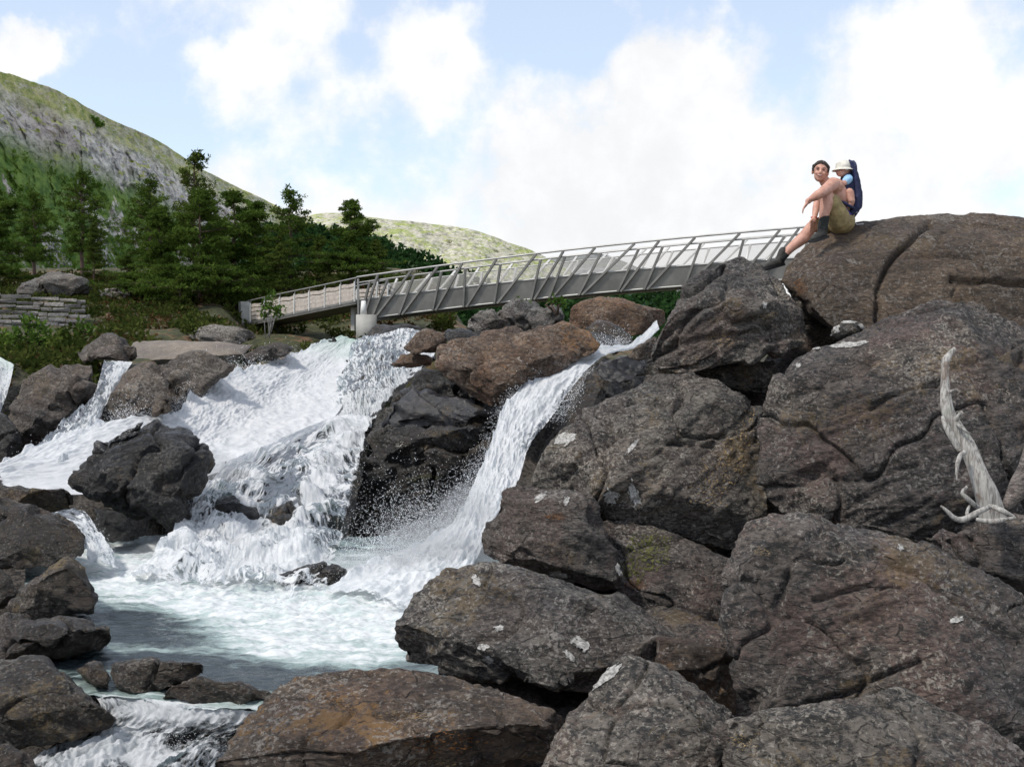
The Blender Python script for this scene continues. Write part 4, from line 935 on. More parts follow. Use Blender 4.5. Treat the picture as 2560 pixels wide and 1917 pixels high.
def pool_mat():
    m, t = new_mat('pool_water')
    pos = t.n('ShaderNodeNewGeometry').outputs['Position']
    fo = t.n('ShaderNodeAttribute', attribute_name='foam').outputs['Fac']
    mp = t.n('ShaderNodeMapping', {'Vector': pos, 'Rotation': (0, 0, .5), 'Scale': (.65, 1.7, 1)}).outputs[0]
    wcp = t.n('ShaderNodeTexNoise', {'Vector': mp, 'Scale': .9, 'Detail': 4}).outputs['Color']
    mp = t.n('ShaderNodeVectorMath', {0: mp, 1: t.vmul(wcp, (1.3, 1.3, 0))}, operation='ADD').outputs[0]
    a = t.noise(mp, .9, 6, .6, .6); b = t.noise(mp, 4.5, 8, .7, .5)
    cell = t.n('ShaderNodeTexVoronoi', {'Vector': mp, 'Scale': 2.6}, feature='SMOOTH_F1').outputs['Distance']
    tex = t.math('ADD', t.math('ADD', t.math('MULTIPLY', a, .50), t.math('MULTIPLY', b, .38)), t.math('MULTIPLY', cell, .16))
    s = t.math('ADD', tex, t.math('SUBTRACT', fo, .5))
    h = t.math('ADD', t.noise(mp, 2.2, 4, .5, .6), t.math('MULTIPLY', b, .5))
    bmp = t.n('ShaderNodeBump', {'Height': h, 'Strength': .28, 'Distance': .14})
    colr = t.mix(t.ramp(s, .40, .60), (.03, .04, .045), (.30, .38, .36))
    water = t.n('ShaderNodeBsdfPrincipled', {'Base Color': colr, 'Roughness': .10, 'IOR': 1.33, 'Normal': bmp})
    foam = t.n('ShaderNodeBsdfDiffuse', {'Color': t.mix(t.ramp(b, .35, .6), (.40, .465, .455, 1), (.63, .64, .64, 1)), 'Normal': bmp})
    mx = t.n('ShaderNodeMixShader', {0: t.ramp(s, .52, .70), 1: water.outputs[0], 2: foam.outputs[0]})
    t.n('ShaderNodeOutputMaterial', {'Surface': mx})
    return m
PM = pool_mat()
def pool(name, poly, z, nx, ny, foam_fn, amp, slope=(0, 0)):
    """sheet over the bounding box of a pixel polygon whose corners lie on the water level"""
    w3 = []
    for x, y in poly:
        d = -z * F / (y - HY); w3.append(((x - CX) / F * d, d))
    w3 = np.array(w3); lo, hi = w3.min(0), w3.max(0)
    gx, gy = np.meshgrid(np.linspace(lo[0], hi[0], nx), np.linspace(lo[1], hi[1], ny), indexing='ij')
    X, Y = gx.ravel(), gy.ravel()
    # inside test
    ins = np.zeros(len(X), bool); j = len(w3) - 1
    for i in range(len(w3)):
        c = ((w3[i, 1] > Y) != (w3[j, 1] > Y)) & (X < (w3[j, 0] - w3[i, 0]) * (Y - w3[i, 1]) / (w3[j, 1] - w3[i, 1] + 1e-12) + w3[i, 0]); ins ^= c; j = i
    px = CX + X / Y * F; py = HY - z / Y * F
    fo = foam_fn(px, py)
    q = np.stack([X, Y, X * 0], 1)
    Z = EYE + z + amp * (.35 + np.clip(fo - .35, 0, .5) * 2.2) * (fbm(q * 1.6, 5, .6) + .5 * fbm(q * 5, 3))
    idx = np.arange(nx * ny).reshape(nx, ny)
    f = np.stack([idx[:-1, :-1], idx[1:, :-1], idx[1:, 1:], idx[:-1, 1:]], -1).reshape(-1, 4)
    f = f[ins[f].all(1)]
    me = mesh_np(name, np.stack([X, Y, Z], 1), f)
    at = me.attributes.new('foam', 'FLOAT', 'POINT'); at.data.foreach_set('value', fo.astype(np.float32))
    return tag(link(name, me, PM), kind='structure')
def g2(px, py, x, y, sx, sy): return np.exp(-((px - x) / sx) ** 2 - ((py - y) / sy) ** 2)
def pool_f(px, py):
    f = .46 + .34 * g2(px, py, 450, 1420, 300, 95) + .32 * g2(px, py, 900, 1530, 260, 90) + .26 * g2(px, py, 650, 1480, 190, 70) + .16 * g2(px, py, 780, 1620, 220, 50) + .16 * g2(px, py, 420, 1752, 260, 26)
    f -= .20 * g2(px, py, 340, 1560, 120, 42) + .12 * g2(px, py, 560, 1690, 180, 45) + .2 * g2(px, py, 760, 1465, 70, 30) + .08 * g2(px, py, 850, 1600, 100, 20)
    return f
pool('pool', [(60, 1340), (1300, 1340), (1300, 1780), (900, 1780), (700, 1782), (480, 1764), (350, 1744), (180, 1738), (60, 1600)], -3.5, 420, 420, pool_f, .05)
spill = [[(235, 1737, 11.24), (250, 1772, 11.12), (215, 1830, 11.1), (110, 1880, 10.8), (10, 1960, 10.2)],
         [(350, 1743, 11.16), (355, 1785, 11.06), (310, 1835, 11.05), (220, 1890, 10.7), (120, 1970, 10.1)],
         [(480, 1763, 10.92), (465, 1800, 10.9), (420, 1848, 10.95), (340, 1900, 10.55), (240, 1980, 10.0)],
         [(640, 1778, 10.75), (610, 1812, 10.8), (530, 1855, 10.8), (440, 1910, 10.4), (360, 1990, 9.9)],
         [(700, 1781, 10.7), (665, 1830, 10.75), (600, 1880, 10.7), (540, 1930, 10.3), (480, 2000, 9.8)]]
shelf('outflow_bed', '', spill, 90, 110, .25, 'wet_brown', .2)
WM4 = foam_mat('outflow_water', .45, .60, 5.0, 2.2, thin_tint=(.30, .36, .38))
fall('outflow', spill, 200, 220, WM4, .5, .10, (.02, .02), foam_fn=lambda u, v: .46 + .16 * smooth01(.30, .0, v) + .12 * np.exp(-((u - .28) / .14) ** 2) * smooth01(.0, .2, v) + .13 * np.exp(-((v - .55) / .2) ** 2) - .08 * np.exp(-((u - .85) / .12) ** 2), fu=3, fv=1.6, end=0, start=0, seed=9)

# spray: loose drops thrown up along the falls
def spray():
    rng = np.random.default_rng(11); C = []; S = []
    def line(a, b, n, up, sg, size):
        t = rng.random((n, 1)); A = np.array(P(*a)); B = np.array(P(*b)); p = A + (B - A) * t
        d = a[2]
        off = rng.normal(size=(n, 3)) * np.array([sg, sg * .8, sg * .6]); off[:, 2] += np.abs(rng.exponential(up, n))
        C.append(p + off); S.append(size * rng.uniform(.4, 1.3, n) * (1 - .3 * rng.random(n)))
    for a, b, n, up, sg, sz in [((735, 890, 41), (612, 928, 37), 500, .15, .15, .020), ((612, 928, 37), (500, 962, 34), 700, .18, .18, .020), ((500, 962, 34), (430, 1040, 30.5), 700, .16, .18, .018),
                                ((430, 1042, 30.5), (280, 1050, 28.3), 900, .16, .15, .016), ((540, 1140, 26), (480, 1210, 23), 500, .1, .2, .014), ((300, 1050, 28.3), (40, 1160, 24.5), 300, .08, .15, .013),
                                ((1570, 862, 28.4), (1420, 880, 27), 900, .12, .10, .015), ((1420, 880, 27), (1285, 985, 25.2), 900, .10, .12, .015), ((1285, 985, 25.2), (1200, 1180, 21.8), 900, .05, .14, .013),
                                ((1490, 925, 26), (1380, 1050, 24), 900, .0, .15, .014), ((1200, 1180, 21.8), (1130, 1320, 19.5), 1600, .05, .22, .012), ((1130, 1330, 19.5), (900, 1450, 17), 5500, .22, .36, .011),
                                ((950, 1320, 20), (1120, 1290, 20), 1700, .2, .4, .011), ((1150, 1360, 18.6), (900, 1490, 16.6), 9000, .16, .30, .0075), ((1120, 1420, 17.4), (760, 1500, 16.6), 5000, .10, .25, .0075), ((560, 1380, 19.8), (840, 1420, 18.5), 2200, .06, .25, .010), ((380, 1440, 18), (640, 1450, 18), 1500, .06, .2, .010), ((850, 1150, 26.5), (760, 1400, 20), 1800, .05, .4, .012),
                                ((500, 1240, 22.5), (440, 1360, 20), 1200, .08, .15, .011), ((300, 1800, 11.3), (120, 1880, 11), 700, .05, .12, .006), ((620, 1800, 11.2), (350, 1880, 10.7), 700, .04, .12, .006), ((210, 1320, 17.8), (270, 1410, 17), 500, .05, .1, .009)]:
        line(a, b, int(n * 1.7), up, sg, sz * .54)
    c = np.concatenate(C); s = np.concatenate(S)[:, None, None]
    oc = np.array([[1, 0, 0], [-1, 0, 0], [0, 1, 0], [0, -1, 0], [0, 0, 1.3], [0, 0, -1.3]])
    v = (c[:, None, :] + oc[None] * s).reshape(-1, 3)
    f0 = np.array([[0, 2, 4], [2, 1, 4], [1, 3, 4], [3, 0, 4], [2, 0, 5], [1, 2, 5], [3, 1, 5], [0, 3, 5]])
    f = (np.arange(len(c))[:, None, None] * 6 + f0[None]).reshape(-1, 3)
    o = link('spray', mesh_np('spray', v, f, False), simple('spray_drops', (.88, .9, .92), .4, var=.02))
    tag(o, 'white spray drops thrown up along the waterfalls', 'spray', kind='stuff')
spray()

# drifting mist where the falls strike the water
mv, tv = new_mat('mist_air')
tv.n('ShaderNodeOutputMaterial', {'Volume': tv.n('ShaderNodeVolumePrincipled', {'Color': (1, 1, 1, 1), 'Density': .55, 'Anisotropy': .2})})
for (x, y, d_, rx, ry, rz) in ((1090, 1390, 17.8, 1.1, .7, .62), (900, 1440, 17.3, 1.0, .6, .42), (620, 1400, 19.0, 1.3, .5, .35), (1170, 1290, 19.6, .6, .5, .6), (520, 1190, 24.0, .9, .6, .6), (430, 1400, 18.8, .8, .5, .35)):
    mb = MB(); c_ = P(x, y, d_); mb.ell(c_, (rx, ry, rz), 20, 12)
    me = mb.mesh('mist', True); rebase(me, c_)
    bm = bmesh.new(); bm.from_mesh(me); bmesh.ops.remove_doubles(bm, verts=bm.verts, dist=.003); bmesh.ops.recalc_face_normals(bm, faces=bm.faces); bm.to_mesh(me); bm.free()
    tag(link('mist', me, mv, None, c_), 'thin white mist hanging where the falls strike', 'mist', 'mist at the feet of the falls', 'stuff')
# ------------------------------------------------------------------ footbridge
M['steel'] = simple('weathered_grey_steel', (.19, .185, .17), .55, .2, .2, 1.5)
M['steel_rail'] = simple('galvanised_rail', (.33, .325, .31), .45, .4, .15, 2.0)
M['steel_skylit'] = simple('skylit_far_strut', (.70, .68, .64), .5, .1, .12, 2.0)  # paler copy of the steel: skylight on the far struts put into colour
M['concrete'] = simple('pale_concrete', (.33, .32, .29), .85, 0, .15, 3.0, .3)
M['ramp_wood'] = simple('grey_beige_slats', (.42, .37, .32), .8, 0, .2, 6.0)
M['white_paint'] = simple('white_painted_metal', (.68, .67, .63), .5, 0, .08, 3.0)
M['dark_gap'] = simple('dark_ramp_backing', (.06, .055, .05), .9)
mm, t_ = new_mat('wire_mesh')
tpn = t_.n('ShaderNodeBsdfTransparent', {'Color': (1, 1, 1, 1)}); dfn = t_.n('ShaderNodeBsdfDiffuse', {'Color': (.42, .40, .37, 1)})
t_.n('ShaderNodeOutputMaterial', {'Surface': t_.n('ShaderNodeMixShader', {0: .42, 1: tpn.outputs[0], 2: dfn.outputs[0]})})
M['mesh'] = mm

hand_c = np.polyfit([893, 964, 1080, 1249, 1440, 1500, 1738, 2010], [693, 682, 667, 647, 622, 615, 591.5, 568], 2)
gt_c = np.polyfit([930, 1000, 1249, 1440, 1684, 2010], [745, 736, 707, 688, 665, 643], 2)
gb_c = np.polyfit([900, 964, 1023, 1249, 1548, 1684, 2010], [799, 792, 785, 759, 728, 718, 699], 2)
bd = lambda x: 1.0 / (0.02053 + (x - 964) * 2.9e-6)
ax = (P(1684, 700, bd(1684)) - P(964, 700, bd(964))); ax.z = 0; ax.normalize()
bn = Vector((ax.y, -ax.x, 0)); bn = bn if bn.y < 0 else -bn         # outward on the camera side
OUT = lambda h: 0.42 * h                                             # railing leans out with height (0 bottom .. 1 handrail)
def near(x, h):
    """point of the near side at column x; h: 0 girder bottom, .48 girder top, .87 lower rail, 1 handrail"""
    rows = {0: np.polyval(gb_c, x), .48: np.polyval(gt_c, x), 1: np.polyval(hand_c, x)}
    r = rows[0] + (rows[.48] - rows[0]) * h / .48 if h <= .48 else rows[.48] + (rows[1] - rows[.48]) * (h - .48) / .52
    return P(x, r, bd(x) + bn.y * OUT(h))
WID = 1.5
def far(x, h):
    b = near(x, h); c = near(x, 0)
    return Vector((c.x, c.y, b.z)) - bn * (WID + OUT(h))
brg = empty('footbridge', near(1250, 0) - Vector((0, 0, .2)), 'grey steel footbridge with leaning truss railings arching over the waterfalls', 'bridge')
xs = np.linspace(893, 2300, 60)
def strip(mb, A, B, th, nrm):
    """plate between two polylines with thickness"""
    vs = []; fs = []; n = len(A)
    for a, b in zip(A, B): vs += [a, b, a - nrm * th, b - nrm * th]
    for k in range(n - 1):
        i, j = k * 4, k * 4 + 4
        fs += [[i, j, j + 1, i + 1], [i + 2, i + 3, j + 3, j + 2], [i, i + 2, j + 2, j], [i + 1, j + 1, j + 3, i + 3]]
    fs += [[0, 1, 3, 2], [n * 4 - 4, n * 4 - 2, n * 4 - 1, n * 4 - 3]]
    return mb.add(vs, fs)
for side, fn, sg in (('near', near, 1), ('far', far, -1)):
    o = strip(MB(), [fn(x, .02) for x in xs], [fn(x, .47) for x in xs], .03, bn * sg).build('girder', M['steel'], brg)
    for h, r in ((.015, .05), (.475, .045)):
        mb = MB()
        mb.tube([fn(x, h) - bn * sg * .02 for x in xs], r, 6, False); mb.build('flange', M['steel_rail'], brg, True)
    MB().tube([fn(x, 1.0) for x in xs], .045, 8).build('handrail', M['steel_rail'], brg, True)
    MB().tube([fn(x, .87) for x in xs], .032, 8).build('lower_rail', M['steel_rail'], brg, True)
NODES = [(905, 926, 945), (935, 971, 1030), (1003, 1036, 1095), (1087, 1104, 1156), (1164, 1164, 1242), (1241, 1252, 1340), (1333, 1352, 1409), (1378, 1413, 1488), (1452, 1503, 1587),
         (1549, 1597, 1648), (1615, 1657, 1738), (1716, 1752, 1850), (1835, 1859, 1950), (1892, 1961, 1998), (1990, 2025, 2090), (2085, 2110, 2190)]
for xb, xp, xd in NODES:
    for fn, sg, mt in ((near, 1, 'steel'), (far, -1, 'steel_skylit')):
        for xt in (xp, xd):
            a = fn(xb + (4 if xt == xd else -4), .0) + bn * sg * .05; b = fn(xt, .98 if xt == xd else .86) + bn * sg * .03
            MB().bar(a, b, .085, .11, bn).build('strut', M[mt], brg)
for x0, x1 in zip(xs[1:-1:3], xs[4::3]):
    vs = [far(x0, .49) + bn * .03, far(x1, .49) + bn * .03, far(x1, .86) + bn * .03, far(x0, .86) + bn * .03]
    MB().add(vs, [[0, 1, 2, 3]]).build('mesh_panel', M['mesh'], brg)
strip(MB(), [near(x, .2) - bn * .05 for x in xs], [far(x, .2) + bn * .05 for x in xs], .09, Vector((0, 0, 1))).build('deck', M['steel'], brg)
# end post of the main span and the pier
for fn in (near, far):
    MB().bar(fn(897, -.02), fn(895, .96), .07, .07, bn).build('end_post', M['steel_rail'], brg)
pc = P(916, 800, 48.6)
MB().tube([Vector((pc.x, pc.y, EYE + .2)), Vector((pc.x, pc.y, P(916, 787, 48.6).z))], .46, 28, False).build('pier_base', M['concrete'], brg, True)
MB().tube([P(909, 788, 48.4), P(909, 752, 48.4)], [.16, .10], 16, False).build('pier_stub', M['white_paint'], brg, True)
# ramp
rd = lambda x: 1.0 / np.interp(x, [600, 892], [1 / 60.0, 1 / 49.2])
rt = lambda x: np.interp(x, [600, 625, 707, 800, 870, 893], [757, 751, 733, 714, 699, 694])
rb = lambda x: np.interp(x, [600, 636, 874, 893], [812, 805, 757, 753])
rax = (P(890, 700, rd(890)) - P(620, 700, rd(620))); rax.z = 0; rax.normalize()
rn = Vector((rax.y, -rax.x, 0)); rn = rn if rn.y < 0 else -rn
def rp(x, h): return P(x, rb(x) + (rt(x) - rb(x)) * h, rd(x))
ramp = empty('bridge_ramp', rp(740, 0), 'grey ramp with wavy slatted railing leading up to the footbridge', 'ramp')
rx = np.linspace(618, 890, 40)
for off in (0.0, 1.7):
    s_ = -rn * off
    strip(MB(), [rp(x, -.10) + s_ for x in rx], [rp(x, .08) + s_ for x in rx], .06, rn).build('side_beam', M['steel'], ramp)
    MB().tube([rp(x, 1.0) + s_ for x in rx], .03, 8).build('handrail', M['steel_rail'], ramp, True)
    posts = [627, 662, 700, 737, 774, 813, 852, 888]
    for x in posts:
        MB().bar(rp(x, 0) + s_ + rn * .03, rp(x, .86) + s_ + rn * .03, .05, .05, rn).build('post', M['white_paint'], ramp)
        MB().bar(rp(x, .86) + s_, rp(x, 1.0) + s_, .025, .025, rn).build('rail_bracket', M['steel_rail'], ramp)
    for i, (x0, x1) in enumerate(zip(posts[:-1], posts[1:])):
        for k in range(4):
            q = np.linspace(x0 + 1, x1 - 1, 14)
            A = []; B = []
            for j, x in enumerate(q):
                wv = .022 * math.sin((j / 13) * 2 * math.pi * 1.0 + .6)
                A.append(rp(x, .10 + .185 * k + wv) + s_); B.append(rp(x, .10 + .185 * k + .150 + wv) + s_)
            strip(MB(), A, B, .03, rn).build('slat', M['ramp_wood'], ramp)
strip(MB(), [rp(x, .0) for x in rx], [rp(x, .0) - rn * 1.7 for x in rx], .08, Vector((0, 0, 1))).build('ramp_deck', M['steel'], ramp)
e0 = rp(610, .0)
MB().bar(rp(612, -.25), rp(610, 1.0), .34, .5, rn).build('abutment_post', M['concrete'], ramp)
MB().bar(rp(851, -1.1) - rn * .8, rp(851, -.1) - rn * .8, .35, .35, rn).build('ramp_support', M['concrete'], ramp)

# ------------------------------------------------------------------ trees
def pine(seed, h, crown_lo=.25, spread=.24, dens=1.0, mat='pine', lean=.0, top='round', per=9, leaf=.12):
    rnd = random.Random(seed); rng = np.random.default_rng(seed)
    tr = MB(); n = 10
    pts = [Vector((lean * (k / n) ** 2 * h + rnd.uniform(-.006, .006) * h, rnd.uniform(-.006, .006) * h, h * k / n)) for k in range(n + 1)]
    rad = [max(.02, .016 * h * (1 - k / n) ** .8 + .012) for k in range(n + 1)]
    pts[0].z = -.5
    tr.tube(pts, rad, 8, False)
    cs = []; rs = []
    z = crown_lo * h
    while z < h * .985:
        f = (z / h - crown_lo) / (1 - crown_lo)
        prof = {'round': (1 - f) ** .9 * (.55 + .9 * min(f * 3.0, 1)), 'dense': (1 - f) ** .68 * (1.0 + .3 * math.sin(f * 11)), 'flat': (1 - f) ** .55 * (.5 + .6 * f)}[top]
        k = int(z / h * n); fr = z / h * n - k; base = pts[k].lerp(pts[min(k + 1, n)], fr)
        for b in range(rnd.choice([3, 4, 5])):
            if rnd.random() < .12: continue
            az = rnd.uniform(0, 2 * math.pi); L = max(.35, spread * h * prof * rnd.uniform(.55, 1.2))
            up = .55 * f + rnd.uniform(-.10, .18)
            tip = base + Vector((math.cos(az) * L, math.sin(az) * L, L * up)); mid = base.lerp(tip, .5) + Vector((0, 0, -.04 * L))
            tr.tube([base, mid, tip], [.035 + .008 * L, .025, .012], 4, False)
            m = max(2, int((1.5 + L * 2.6) * dens))
            for _ in range(m):
                s = rnd.uniform(.35, 1.0) ** .7
                p = base.lerp(tip, s) if s > .5 else base.lerp(mid, s * 2)
                w_ = L * .20
                p = p + Vector((rnd.gauss(0, w_), rnd.gauss(0, w_), rnd.gauss(.05, .06)))
                tr.tube([base.lerp(tip, s * .8), p], [.016, .008], 3, False)
                for _k in range(5):                                  # a flat tuft of needles
                    cs.append(p + Vector((rnd.gauss(0, .17), rnd.gauss(0, .17), rnd.gauss(.03, .07)))); rs.append(rnd.uniform(.10, .20))
        z += h * rnd.uniform(.028, .055)
    for _ in range(14): cs.append(pts[-1] + Vector((rnd.gauss(0, .12), rnd.gauss(0, .12), rnd.uniform(-.7, .25)))); rs.append(.18)
    v, f = leaf_cloud(np.array([tuple(c) for c in cs]), np.array(rs), per, leaf, rng, 2.8)
    return tr.mesh('trunk', True), mesh_np('crown', v, f, False), M[mat]
VAR = [pine(1, 10, .30, .20, .8, 'pine'), pine(2, 10, .10, .26, 2.2, 'pine', top='dense'), pine(3, 10, .10, .31, 2.5, 'pine', top='dense'), pine(4, 10, .35, .24, .75, 'pine2', top='flat', lean=.04),
       pine(5, 10, .08, .27, 1.5, 'pine2', top='dense')]
for tm, cm, mt in VAR:
    tm.materials.append(M['bark']); cm.materials.append(mt)
def tree(x, yb, d, ytop, var, wid, rot, label):
    b = P(x, yb, d); hh = (yb - ytop) / F * d
    e = empty('pine_tree', b, label, 'tree', 'pines on the left bank')
    s = hh / 10.0
    for nm, me in (('trunk', VAR[var][0]), ('crown', VAR[var][1])):
        o = link(nm, me, None, e); o.scale = (s * wid, s * wid, s); o.rotation_euler.z = rot
    return e
for a in [(-15, 715, 70, 470, 1, 1.25, .3, 'dense dark pine at the left edge of the photo'),
          (85, 712, 78, 478, 0, 1.25, 1.2, 'thin open pine second from the left edge'),
          (205, 712, 74, 425, 0, 1.15, 2.2, 'tall open pine with a bare trunk above the stone wall'),
          (235, 712, 71, 560, 4, .9, .9, 'short bushy pine right beside the tall open one'),
          (375, 740, 82, 445, 0, 1.15, 4.0, 'slim pine rising left of the tallest tree'),
          (485, 780, 84, 393, 3, .95, 5.1, 'tallest pine with its rounded tip standing against the sky'),
          (400, 800, 63, 520, 2, 1.1, 1.7, 'broad dense pine at the left of the dark clump'),
          (500, 806, 60, 478, 2, 1.15, 3.3, 'broadest dark pine in the middle of the clump'),
          (585, 800, 64, 485, 1, 1.35, .2, 'dense pine with a leafy round top right of the middle of the clump'),
          (640, 790, 70, 510, 1, 1.1, 2.8, 'narrow pine between the dark clump and the forked pine'),
          (725, 780, 66, 472, 0, 1.2, 1.0, 'pine with a forked ragged top left of the bridge ramp'),
          (700, 770, 62, 610, 4, 1.2, 5.5, 'low bushy pine behind the bridge ramp'),
          (800, 745, 72, 590, 4, 1.1, 4.4, 'low bushy pine between the two spired pines'),
          (877, 730, 66, 503, 2, 1.2, 2.0, 'spired pine standing behind the junction of ramp and bridge'),
          (940, 725, 74, 600, 4, 1.3, .6, 'low rounded pine right of the spired pine'),
          (318, 790, 66, 640, 4, 1.2, 2.5, 'young pine at the left foot of the dark clump'),
          (450, 822, 57, 690, 4, 1.1, 3.9, 'young bright pine in front of the dark clump')]:
    tree(*a)

def bush(name, label, x, yb, d, blobs, n, leaf, mat, cat='shrub', stems=3, seed=0, bark='bark', group=None):
    rng = np.random.default_rng(seed); base = P(x, yb, d)
    e = empty(name, base, label, cat, group)
    mb = MB(); cs = []; rs = []
    for bx, by, br in blobs:
        c = P(bx, by, d); R = br / F * d
        mb.tube([base + Vector((rng.normal() * .1, rng.normal() * .1, -.2)), base.lerp(c, .5) + Vector((rng.normal() * .1, 0, 0)), c], [.022, .016, .008] if cat == 'tree' else [.05, .035, .012], 5, False)
        k = rng.normal(size=(int(n * (R ** 1.5)), 3)); k /= np.linalg.norm(k, axis=1)[:, None]
        p = np.array(c) + k * (rng.random((len(k), 1)) ** .4) * R
        cs.append(p); rs.append(np.full(len(p), .14))
    v, f = leaf_cloud(np.concatenate(cs), np.concatenate(rs), 6, leaf, rng, 1.8)
    mb.build('trunk' if cat == 'tree' else 'stem', M[bark], e, True)
    me = mesh_np('crown', v, f, False); rebase(me, base)
    link('crown' if cat == 'tree' else 'foliage', me, M[mat], e)
bush('birch_sapling', 'slender birch sapling in front of the bridge ramp', 670, 834, 46, [(676, 768, 16), (658, 780, 13), (700, 774, 15), (690, 785, 11), (668, 752, 12), (682, 738, 9)], 110, .09, 'birch', 'tree', seed=1, bark='birch_bark')
bush('shrub', 'green shrub in front of the dry stone wall', 70, 900, 43, [(75, 812, 30), (40, 845, 35), (110, 838, 33), (90, 870, 35), (30, 880, 30)], 85, .12, 'birch', seed=2)
bush('shrub', 'dark shrub at the left edge below the stone wall', 10, 930, 40, [(10, 870, 38), (-20, 900, 40), (40, 905, 32), (-10, 840, 25)], 85, .12, 'pine', seed=3)
bush('shrub', 'rounded shrub right of the wall shrub above the large grey rock', 150, 915, 41, [(150, 850, 34), (180, 875, 32), (125, 885, 34), (170, 830, 22)], 85, .12, 'pine2', seed=4)
bush('shrub', 'small shrub beside the end of the stone wall', 215, 850, 47, [(212, 815, 20), (235, 830, 22), (200, 840, 20)], 85, .12, 'birch', seed=5)
bush('shrub', 'low shrub growing on the rubble beneath the bridge', 1388, 770, 35, [(1380, 752, 8), (1395, 754, 9), (1408, 758, 7)], 160, .07, 'birch', seed=6)
bush('shrub', 'tiny pale shrub at the left of the bridge rubble', 1305, 765, 36, [(1300, 754, 7), (1318, 754, 7)], 160, .07, 'birch', seed=7)

def scatter_scrub(name, label, n, mat, seed, sel, size, per):
    rng = np.random.default_rng(seed)
    d = rng.uniform(33, 82, n); px = rng.uniform(-120, 1130, n)
    X = (px - CX) / F * d
    nz = fbm(np.stack([X, d, X * 0], 1) * .3 + seed, 3)
    k = sel(px, d, nz); X, d = X[k], d[k]
    c = np.stack([X, d, ground_zn(X, d) + size * .4], 1)
    v, f = leaf_cloud(c, size * rng.uniform(.5, 1.2, len(c)), per, size * .38, rng, 2.0)
    o = link(name, mesh_np(name, v, f, False), M[mat]); tag(o, label, 'ground cover', kind='stuff')
scatter_scrub('heath_scrub', 'green bilberry scrub covering the left bank', 7000, 'scrub', 21, lambda px, d, n: (n > -.15) & ~((px > 600) & (d < 46.5)) & ~((px > 250) & (d < 41)) & ~((px < 245) & (d > 44) & (d < 53)) & ~((px > 590) & (px < 900) & (d < 60) & (n < .25)) & ~((px > 930) & (d < 49)), .38, 12)
scatter_scrub('heather', 'rusty brown heather patches on the left bank', 3500, 'heather', 22, lambda px, d, n: (n < -.02) & ~((px > 600) & (d < 46.5)) & ~((px > 250) & (d < 41)) & ~((px < 245) & (d > 44) & (d < 53)) & ~((px > 590) & (px < 900) & (d < 60) & (n < .25)) & ~((px > 930) & (d < 49)), .28, 12)

# dry stone wall
M['wall_stone'] = rock_mat('wall_stone', .5, dark=(.12, .115, .11), mid=(.24, .235, .23), pale=(.4, .39, .37), red_amt=.1, ochre_amt=.15)
wl = empty('stone_wall', P(100, 800, 51.5), 'grey dry stone wall at the left edge below the pines', 'wall')
rnd = random.Random(5)
row = 0
for k in range(8):
    x = -60 + rnd.uniform(-20, 0)
    while x < 212 - max(0, (k - 4)) * 45:
        wpx = rnd.uniform(22, 62) if k > 0 else rnd.uniform(40, 80)
        x1 = min(x + wpx, 214 + (12 if k == 3 else 0))
        top = 735 + (x / 212) * 14 + k * 12.5
        dd = 51.5 - k * .12
        h0, h1 = top + rnd.uniform(0, 2), top + 11.5 + rnd.uniform(-1, .5)
        if x1 - x > 8:
            pts = []
            for dz in (0, .5):
                for (ux, uy) in ((x + 1.2, h0 + 1), (x1 - 1.2, h0 + 1), (x1 - .4, (h0 + h1) / 2), (x1 - 1.5, h1 - .6), (x + 1.5, h1 - .6), (x + .4, (h0 + h1) / 2)):
                    pts.append(P(ux + rnd.uniform(-1, 1), uy + rnd.uniform(-.8, .8), dd + dz + rnd.uniform(-.07, .05)))
            me = hull_mesh([pts]); me.name = 'stone'; rebase(me, wl.location)
            link('stone', me, M['wall_stone'], wl)
        x = x1
o = rock('walls', 'pale loose stone lying at the right foot of the stone wall', [(168, 795), (172, 785), (188, 781), (198, 786), (197, 794), (180, 798)], 53.5, .4, .15, .3, 'pile_grey', name='loose_stone', cat='stone', vox=.05, smooth=2, crack=0)
# ------------------------------------------------------------------ driftwood
def wood_mat():
    m, t = new_mat('bleached_wood')
    pos = t.n('ShaderNodeNewGeometry').outputs['Position']
    mp = t.n('ShaderNodeMapping', {'Vector': pos, 'Rotation': (0, .42, 0), 'Scale': (60, 60, 7)}).outputs[0]
    fi = t.noise(mp, 1.0, 6, .7, .5); bl = t.noise(pos, 9, 4)
    c = t.mix(t.ramp(fi, .34, .62), (.15, .135, .12), (.44, .42, .385))
    c = t.mix(t.math('MULTIPLY', t.ramp(bl, .58, .66), .6), c, (.14, .09, .06))
    c = t.mix(t.math('MULTIPLY', t.ramp(bl, .42, .34), .35), c, (.26, .29, .23))
    b = t.n('ShaderNodeBump', {'Height': fi, 'Strength': .7, 'Distance': .02})
    t.n('ShaderNodeOutputMaterial', {'Surface': t.n('ShaderNodeBsdfPrincipled', {'Base Color': c, 'Roughness': .85, 'Normal': b})})
    return m
M['wood'] = wood_mat()
M['stump'] = rock_mat('weathered_stump_wood', 1.6, dark=(.06, .05, .045), mid=(.24, .21, .19), red=(.2, .15, .13), pale=(.4, .38, .36), ochre_amt=.1)
DW = 6.75; PXM = DW / F
